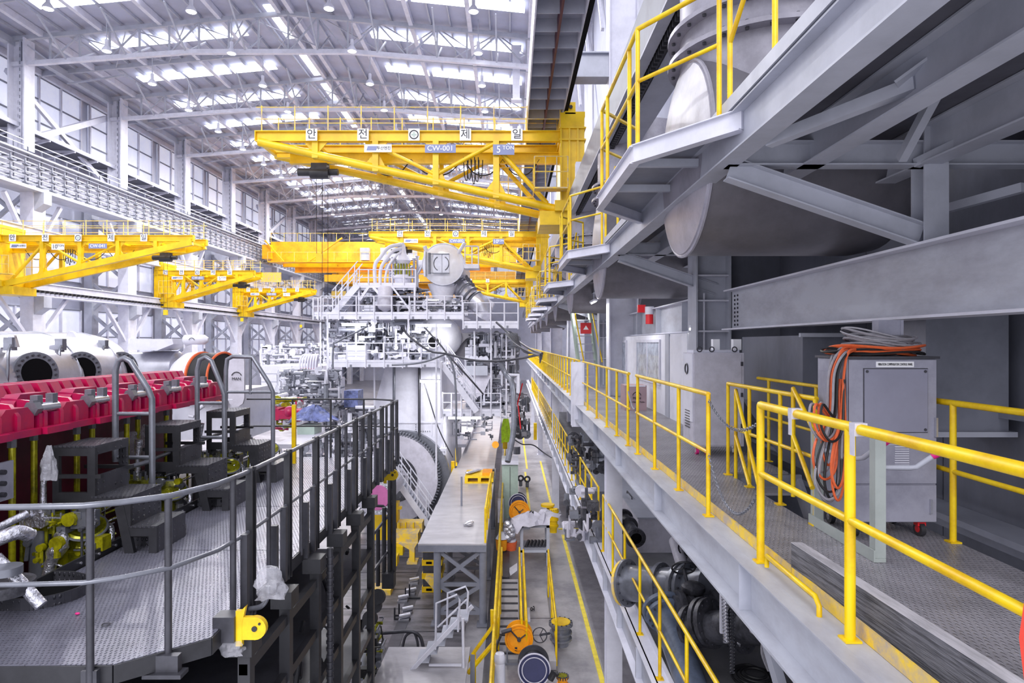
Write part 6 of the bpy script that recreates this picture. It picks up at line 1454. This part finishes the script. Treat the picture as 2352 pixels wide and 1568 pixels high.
def valve(label, px, py, D, r, h, top, body, wheel=True):
    c = P(px, py, D); g = thing('flanged_valve', label, 'valve', c)
    b = MB().lathe(c, (0, 0, 1), [(0, r*.7), (h*.2, r*.75), (h*.25, r), (h*.33, r), (h*.35, r*.8), (h*.5, r*.8), (h*.52, r), (h*.6, r), (h*.62, r*.8), (h*.85, r*.85), (h*.87, r*1.08), (h, r*1.08)], 28).build('body', body, g)
    MB().cyl(c+V((0, 0, h)), c+V((0, 0, h+.02)), r*.85, 24).build('cover_plate', top, g)
    MB().bolts(c+V((0, 0, h*.98)), (0, 0, 1), r*.98, 14, .02, .03).build('bolt', 'dk', b)
    if wheel: MB().ring(c+V((-r*1.9, -.1, h*.5)), (.1, 1, -.2), .17, .014, 24).tube([c+V((-r*1.9-.16, -.1, h*.5)), c+V((-r*1.9+.16, -.1, h*.5))], .01, 5).tube([c+V((-r*1.9, -.1, h*.5)), c+V((-r*1.9+.08, -.1, h*.5+.15))], .01, 5).tube([c+V((-r*1.9, -.1, h*.5)), c+V((-r*1.9+.08, -.1, h*.5-.15))], .01, 5).cyl(c+V((-r*1.9, -.1, h*.5)), c+V((-r, 0, h*.5)), .03, 8).build('hand_wheel', 'dk', g)
    return g
valve('grey flanged valve with yellow cover and hand wheel near the orange reel', 1288, 1480, 15.8, .27, .55, 'yel', 'pipe')
valve('yellow painted flanged valve standing by the column foot', 1271, 1222, 25.5, .2, .9, 'yel', 'yelcr', False)
m = MB().cyl(P(1263, 1190, 25.8), P(1263, 1160, 25.8), .12, 12).lathe(P(1258, 1162, 25.8), (0, 0, 1), [(0, .27), (.08, .27)], 16); m.build('bent_pipe', 'yelcr', None, 'yellow flanged pipe stub beside the yellow valve', 'pipe')
valve('small yellow brown valve at the bottom edge right of the navy drum', 1292, 1590, 14, .12, .35, 'yelg', 'orange', False)
MB().tube([P(1268, 1552, 13.8), P(1282, 1545, 13.8)], .05, 8).cyl(P(1264, 1560, 13.6), P(1272, 1545, 13.6), .07, 12).build('black_nozzle', 'black', None, 'black nozzle leaning against the small valve at the bottom edge', 'nozzle')
# steel bench with draped covers
g = thing('steel_bench', 'open grey steel bench with shelves beside the yellow valve', 'bench', P(1225, 1275, 22.5))
Db = 22.0; xa, xb = X(1195, Db), X(1262, Db); zt2 = Z(1205, Db); 
for x in (xa, xb-.1): 
    for y in (Db, Db+1): MB().box(x, x+.1, y, y+.1, FL, zt2).build('leg', 'steel', g)
for z in (zt2-.1, FL+.45): MB().box(xa, xb, Db, Db+1.1, z, z+.08).build('shelf', 'steel', g)
m = MB()
for k in range(6): m.cyl((xa+.2+.12*k, Db+.3, FL+.55), (xa+.3+.12*k, Db+.8, FL+.6), .06, 8)
m.build('shelf_parts', 'dk', None, 'dark machine parts stored on the lower bench shelf', 'machine parts')
rr = random.Random(12); m = MB(); n = 26; c = P(1228, 1195, Db+.4)
for i in range(7):
    for j in range(n):
        t = 2*math.pi*j/n; r = (.1+.13*i)*(1+rr.uniform(-.18, .18)); z = c.z+.28-.05*i+rr.uniform(-.07, .07)+(.2 if math.cos(t) > .6 and i > 2 else 0)-(.25 if i > 4 and math.cos(t) < -.5 else 0)
        m.v.append((c.x-.1+r*math.cos(t), c.y+.75*r*math.sin(t), z))
for i in range(6):
    for j in range(n): m.f.append((i*n+j, i*n+(j+1) % n, (i+1)*n+(j+1) % n, (i+1)*n+j))
m.build('dust_cover', 'cabl', None, 'crumpled pale grey dust cover thrown over the bench', 'cover')
m = MB()
for k in range(12): a = P(1165+2.5*(k % 5), 1205+6*(k//2), 21.8); m.sph(a, .13, 8, (1, .7, 1.2))
m.build('rag_heap', 'foil', None, 'heap of pale rags and film left of the bench', 'rags')
g = thing('bucket', 'orange and white tub beside the yellow barrier', 'tub', P(1158, 1262, 22)); MB().lathe(P(1152, 1262, 21.8), (0, 0, 1), [(0, .17), (.35, .2)], 16).build('tub', 'orange', g); MB().lathe(P(1152, 1236, 21.8), (0, 0, 1), [(0, .2), (.12, .12), (.2, .1)], 16).build('cap', 'white', g)
g = thing('bucket', 'tan tub with rags right of the orange tub', 'tub', P(1172, 1262, 22)); MB().lathe(P(1173, 1262, 22), (0, 0, 1), [(0, .18), (.28, .22)], 16).build('tub', 'cableo', g); MB().sph(P(1173, 1240, 22), .2, 10, (1, 1, .5)).build('rags', 'white', g)
# mesh crate and white box by ramp
m = MB().box(X(1150, 19.8), X(1170, 19.8), 19.4, 22, FL+.5, FL+.56); m.build('mesh_grating', 'dk', None, 'dark mesh grating at the top of the ramp', 'grating')
m = MB().prism([P(1170, 1312, 19.6), P(1188, 1300, 19.6), P(1188, 1310, 19.6), P(1172, 1322, 19.6)], (0, .3, 0)); m.build('white_block', 'white', None, 'white tilted block at the top of the ramp', 'block')
# cylinders and posts near bottom
g = thing('gas_cylinder', 'white gas cylinder with rounded cap at the bottom edge', 'cylinder', P(1148, 1600, 13.2)); c = P(1148, 1568, 13.3)
MB().lathe((c.x, c.y, FL), (0, 0, 1), [(0, .11), (.95, .11), (1.0, .10)], 18).build('body', 'white', g); MB().lathe((c.x, c.y, FL+1.0), (0, 0, 1), [(0, .1), (.02, .115), (.12, .115), (.19, .09), (.22, 0)], 18).build('cap', 'white', g)
g = thing('tall_cabinet', 'tall pale green cabinet beside the barrier in the floor middle', 'cabinet', P(1172, 1140, 27)); m = MB(); pb(m, 1153, 1190, 1065, 1190, 28, 1.2); m.build('body', 'green', g); m = MB(); pb(m, 1152, 1191, 1058, 1067, 27.9, 1.3); m.build('top_tray', 'white', g)
MB().box(X(1171, 28), X(1172, 28), 27.98, 28, Z(1185, 28), Z(1072, 28)).build('door_seam', 'dk', g)
m = MB(); pb(m, 1143, 1156, 1150, 1200, 25, .4); m.build('service_post', 'cabl', None, 'pale grey box post left of the green cabinet', 'post')
for i, (x, y, D) in enumerate(((1196, 1110, 34), (1211, 1112, 34))):
    g = thing('lifting_hook', 'dark shackle hook on a small stand by the yellow line, %s one' % ('left', 'right')[i], 'hook', P(x, y, D), 'shackle hooks'); MB().ring(P(x, y-12, D), (0, 1, 0), .13, .05, 16).build('shackle', 'dk', g); MB().cyl(P(x, y-5, D), P(x, y+6, D), .09, 8).build('swivel', 'pipe', g)
MB().cyl(P(1187, 1042, 40), P(1187, 1025, 40), .22, 14).build('bollard', 'pipe', None, 'short grey bollard on the far floor', 'bollard')
g = thing('tarp_post', 'bright lime green draped sheet on a yellow stand by the barrier', 'sheet', P(1162, 1040, 33)); MB().prism([P(1156, 962, 33), P(1168, 962, 33), P(1174, 1000, 33), P(1168, 1015, 33), P(1152, 1018, 33), P(1151, 985, 33)], (0, .25, 0)).build('draped_sheet', 'lime', g); MB().cyl(P(1160, 1015, 33), P(1160, 1030, 33), .12, 10).build('stand', 'yel', g)
MB().cyl(P(1138, 1021, 28), P(1138, 1021, 28.2), .15, 18).build('hose_reel', 'orange', None, 'small orange reel high on the yellow barrier', 'hose reel')
m = MB(); pb(m, 1036, 1044, 1060, 1090, 27.6, .2); pb(m, 1046, 1050, 1030, 1070, 27.6, .2); m.build('yellow_hoist_hook', 'yel', None, 'yellow chain hoist hanging left of the plate run', 'hoist')
m = MB(); pb(m, 1226, 1233, 972, 1010, 42, .3); m.build('yellow_marker_post', 'yel', None, 'narrow yellow panel under the catwalk in the distance', 'panel')
pipes('dark valves and pipework in the distance at the foot of the catwalk', 1180, 1215, 905, 1000, 30, 2, 60, 31, ('dk', 'pipe', 'cableg'), .03, .12)
MB().tube(bez([P(1183, 1010, 31), P(1200, 1020, 31), P(1225, 1022, 31), P(1250, 1040, 31), P(1290, 1065, 30)], 5), .03, 6).build('floor_hose', 'dk', None, 'dark hose lying across the far floor under the catwalk', 'hose')
MB().tube([P(1200, 880, 28), P(1188, 930, 28)], .03, 6).tube([P(1190, 930, 28), P(1196, 985, 28)], .03, 6).build('red_hose', 'redl', None, 'red hose hanging beside the distant pipework', 'hose')
# ---------------- mezzanine equipment (lower right) ----------------
M2 = -4.2
g = thing('equipment_crate', 'large white grey rectangular housing on the lower mezzanine', 'housing', (2.9, 14, M2))
MB().box(2.55, 3.45, 13.1, 17.5, M2, M2+.68).build('body', 'cabl', g); MB().box(2.53, 3.47, 13.08, 17.52, M2+.68, M2+.71).build('lid', 'steel', g)
MB().tube([(2.7, 14.6, M2+.71), (2.7, 14.6, M2+.76), (2.7, 15.2, M2+.76), (2.7, 15.2, M2+.71)], .015, 6).build('lid_handle', 'dk', g)
MB().box(2.4, 3.0, 18.5, 22, M2, M2+.9).build('equipment_crate', 'steel', None, 'second grey housing farther back on the lower mezzanine', 'housing')
def flange(m, c, ax, r, t=.03): return m.lathe(V(c)-V(ax).normalized()*t, ax, [(0, r*.6), (0, r), (t*2, r), (t*2, r*.6)], 28)
def pipeobj(label, pts, r, mt, flg, name='flanged_pipe', nb=14):
    g = thing(name, label, 'pipe', pts[0]); MB().tube(pts, r, 24).build('pipe_run', mt, g)
    for (c, ax, fr) in flg:
        f = flange(MB(), c, ax, fr).build('flange', mt, g); MB().bolts(c, ax, fr*.85, nb, .015, .05).build('flange_bolt', 'dk', f)
    return g
def Q(px, py, z): 
    D = -z*1500/(py-788); return P(px, py, D)
A, B = P(1440, 1338, 10.3), P(1520, 1345, 9.9); Cc = P(1600, 1350, 9.3)
pipeobj('fat grey pipe with a yellow blanked flange lying on the mezzanine', [A, B, Cc, P(1640, 1345, 9.0)], .27, 'pipe', [(A, B-A, .36), (B, B-A, .34), (P(1575, 1352, 9.4), Cc-B, .37), (P(1590, 1352, 9.35), Cc-B, .37)])
MB().lathe(A+V((-.04, 0, 0)), B-A, [(-.02, 0), (-.02, .35), (.02, .35)], 28).build('yellow_blank_flange', 'yelworn', None, 'round yellow blanking disc on the end of the fat grey pipe', 'flange')
a, b = P(1525, 1400, 9.0), P(1612, 1640, 7.5)
pipeobj('long blue grey pipe slanting down behind the yellow railing', [a, a.lerp(b, .5), b], .19, 'bluep', [(a, b-a, .30), (a+(b-a).normalized()*.1, b-a, .27)])
a, b = P(1550, 1243, 11.2), P(1572, 1312, 10.2); pipeobj('smooth bright grey pipe stub pointing up behind the valves', [a, b], .10, 'cabl', [])
g = thing('gate_valve', 'dark oily gate valve with spoked hand wheel on the mezzanine', 'valve', P(1600, 1350, 9.2))
w0 = P(1570, 1304, 9.0); m = MB().ring(w0, (.1, 1, .9), .155, .014, 28)
for k in range(3): t = 2.09*k+.5; m.tube([w0, w0+V((.15*math.cos(t), .1*math.sin(t), -.1*math.sin(t)))], .009, 5)
m.build('hand_wheel', 'black', g); MB().tube([w0, P(1580, 1345, 9.0)], .025, 8).lathe(P(1592, 1350, 8.9), (0, 0, 1), [(-.1, .1), (-.03, .16), (.03, .16), (.08, .08)], 16).build('valve_bonnet', 'rust', g)
c = P(1600, 1400, 8.8); m = MB(); 
for dx in (-.22, -.08, .1, .26): flange(m, c+V((dx, -.02, 0)), (1, .1, 0), .26 if abs(dx) > .1 else .2)
m.lathe(c-V((.3, 0, 0)), (1, .1, 0), [(0, .18), (.6, .18)], 20); m.build('valve_body', 'rust', g)
g = thing('spoked_hand_wheel', 'small dark spoked hand wheel beside the main valve', 'hand wheel', P(1585, 1262, 10.5)); m = MB().ring(P(1583, 1262, 10.5), (.5, 1, .4), .17, .014, 24).ring(P(1590, 1268, 10.4), (.2, 1, .6), .12, .012, 24).tube([P(1583, 1262, 10.5), P(1595, 1290, 10.2)], .02, 6); m.build('wheel', 'black', g)
a, b = P(1655, 1290, 9.6), P(1720, 1330, 9.0); pipeobj('ribbed grey expansion joint with wide bolted flanges', [P(1620, 1290, 9.9), a, b], .33, 'rust', [(a, b-a, .42), (P(1670, 1310, 9.4), b-a, .42), (P(1690, 1318, 9.2), b-a, .38), (P(1705, 1324, 9.1), b-a, .38)])
a, b = P(1590, 1440, 8.4), P(1760, 1440, 7.6); pipeobj('dark flanged pipe with chain running under the catwalk beam', [a, a.lerp(b, .5), b], .2, 'rust', [(a, b-a, .27), (P(1618, 1428, 8.3), b-a, .30), (P(1632, 1430, 8.2), b-a, .30), (P(1700, 1440, 7.9), b-a, .30)])
a = P(1655, 1385, 8.6); pipeobj('upright dark flanged branch pipe', [a, a+V((0, 0, -.5))], .16, 'rust', [(a, (0, 0, 1), .24), (a-V((0, 0, .12)), (0, 0, 1), .24)])
a, b = P(1432, 1190, 13), P(1460, 1235, 12.2); pipeobj('short dark flanged pipe by the white housing', [a, b], .13, 'rust', [(a, b-a, .19), (a.lerp(b, .4), b-a, .19), (b, b-a, .19)])
MB().lathe(b-(b-a).normalized()*-.03, b-a, [(0, .0), (0, .11)], 20).build('pipe_mouth', 'hole', None, 'black open mouth of the short flanged pipe', 'opening')
chain(P(1663, 1340, 7.4), P(1668, 1475, 7.4), 0, 34, .02).build('hoist_chain', 'chrome', None, 'bright doubled hoist chain hanging under the catwalk', 'chain', 'hanging hoist chains')
chain(P(1682, 1350, 7.4), P(1682, 1545, 7.4), 0, 50, .016).build('hoist_chain', 'dk', None, 'thinner dark hoist chain hanging right of the bright one', 'chain', 'hanging hoist chains')
MB().box(X(1655, 7.5), X(1664, 7.5), 7.5, 7.54, Z(1455, 7.5), Z(1360, 7.5)).build('marking_strip', 'white', None, 'white strip beside the bright hoist chain', 'strip')
m = MB()
for k in range(4): c = Q(1735, 1560, M2)+V((0, 0, .02+.02*k)); m.ring(c, (0, 0, 1), .28-.05*k, .016, 28)
m.tube(bez([Q(1684, 1535, M2)+V((0, 0, .02)), Q(1720, 1530, M2)+V((0, 0, .02)), Q(1770, 1550, M2)+V((0, 0, .02))], 5), .016, 6); m.build('coiled_hose', 'cable', None, 'coil of black hose on the dark mezzanine floor', 'hose')
g = thing('pipe_trestle', 'slanting grey strut and yellow post beneath the catwalk beam', 'support', P(1780, 1500, 6.8)); MB().bar(P(1755, 1445, 7.0), P(1800, 1600, 6.6), .09, .12).build('strut', 'steel', g); MB().tube([P(1818, 1500, 6.2), P(1840, 1590, 6.0)], .035, 8).build('yellow_post', 'yel', g)
m = MB()
for k in range(6): m.tube(bez([P(1722+6*k, 1410, 7.2), P(1725+6*k, 1450, 7.1), P(1750+2*k, 1460, 7.0), P(1750+3*k, 1500, 7.0), P(1765+2*k, 1540, 7)], 4), .014, 6)
m.build('hanging_hoses', 'cableg', None, 'thin grey hoses looping down beside the slanting strut', 'hoses')
m = MB().cyl(P(1690, 1470, 7.8), P(1745, 1468, 7.6), .02, 8).cyl(P(1688, 1471, 7.8), P(1696, 1471, 7.8), .08, 12); m.build('valve_spindle', 'chrome', None, 'bright valve spindle with round hub near the hoist chains', 'spindle')
pipes('dark pipes and valves on the mezzanine behind the second column', 1310, 1395, 1000, 1090, 17, 3, 50, 41, ('dk', 'rust', 'pipe'), .03, .12)
pipes('pipes and motors along the mezzanine seen through the yellow railing', 1300, 1385, 1120, 1240, 13.5, 3, 40, 42, ('pipe', 'cabl', 'rust'), .03, .1)
# hall floor clutter below left
MB().tube(bez([P(825, 1555, 13), P(835, 1500, 13.6), P(850, 1470, 14.2), P(862, 1440, 15)], 4), .11, 12).build('large_pipe', 'steel', None, 'stout grey pipe running beside the foot of the support frame', 'pipe')

pipes('oily pipes rods and foil joints between the pumps and the nearest black steps', 60, 225, 1170, 1300, 6.7, .6, 90, 51, ('yelg', 'foil', 'pipe', 'rust', 'rod'), .008, .04, 'pump_linkage', 'linkage')
pipes('oily pipes rods and foil joints between the nearest and middle black steps', 290, 420, 1085, 1160, 8.7, .6, 90, 52, ('yelg', 'foil', 'pipe', 'rust', 'rod'), .008, .04, 'pump_linkage', 'linkage')
pipes('oily pipes rods and foil joints between the middle and farthest black steps', 470, 540, 1030, 1080, 10.6, .6, 60, 53, ('yelg', 'foil', 'pipe', 'rust'), .008, .04, 'pump_linkage', 'linkage')
MB().prism([(-2.66, 5.25, -2.248), (-2.62, 5.27, -2.248), (-2.63, 5.31, -2.248)], (0, 0, .02)) if 0 else None
c = Q(178, 1412, -2.25); MB().sph(c+V((0, 0, .012)), .018, 8, (1.2, .8, .6)).build('magenta_scrap', 'mag', None, 'tiny magenta scrap lying on the gallery deck', 'scrap')
c = Q(243, 1436, -2.25); MB().ring(c+V((0, 0, .008)), (0, 0, 1), .03, .004, 16).build('deck_ring', 'dk', None, 'small dark ring lying on the gallery deck', 'ring')
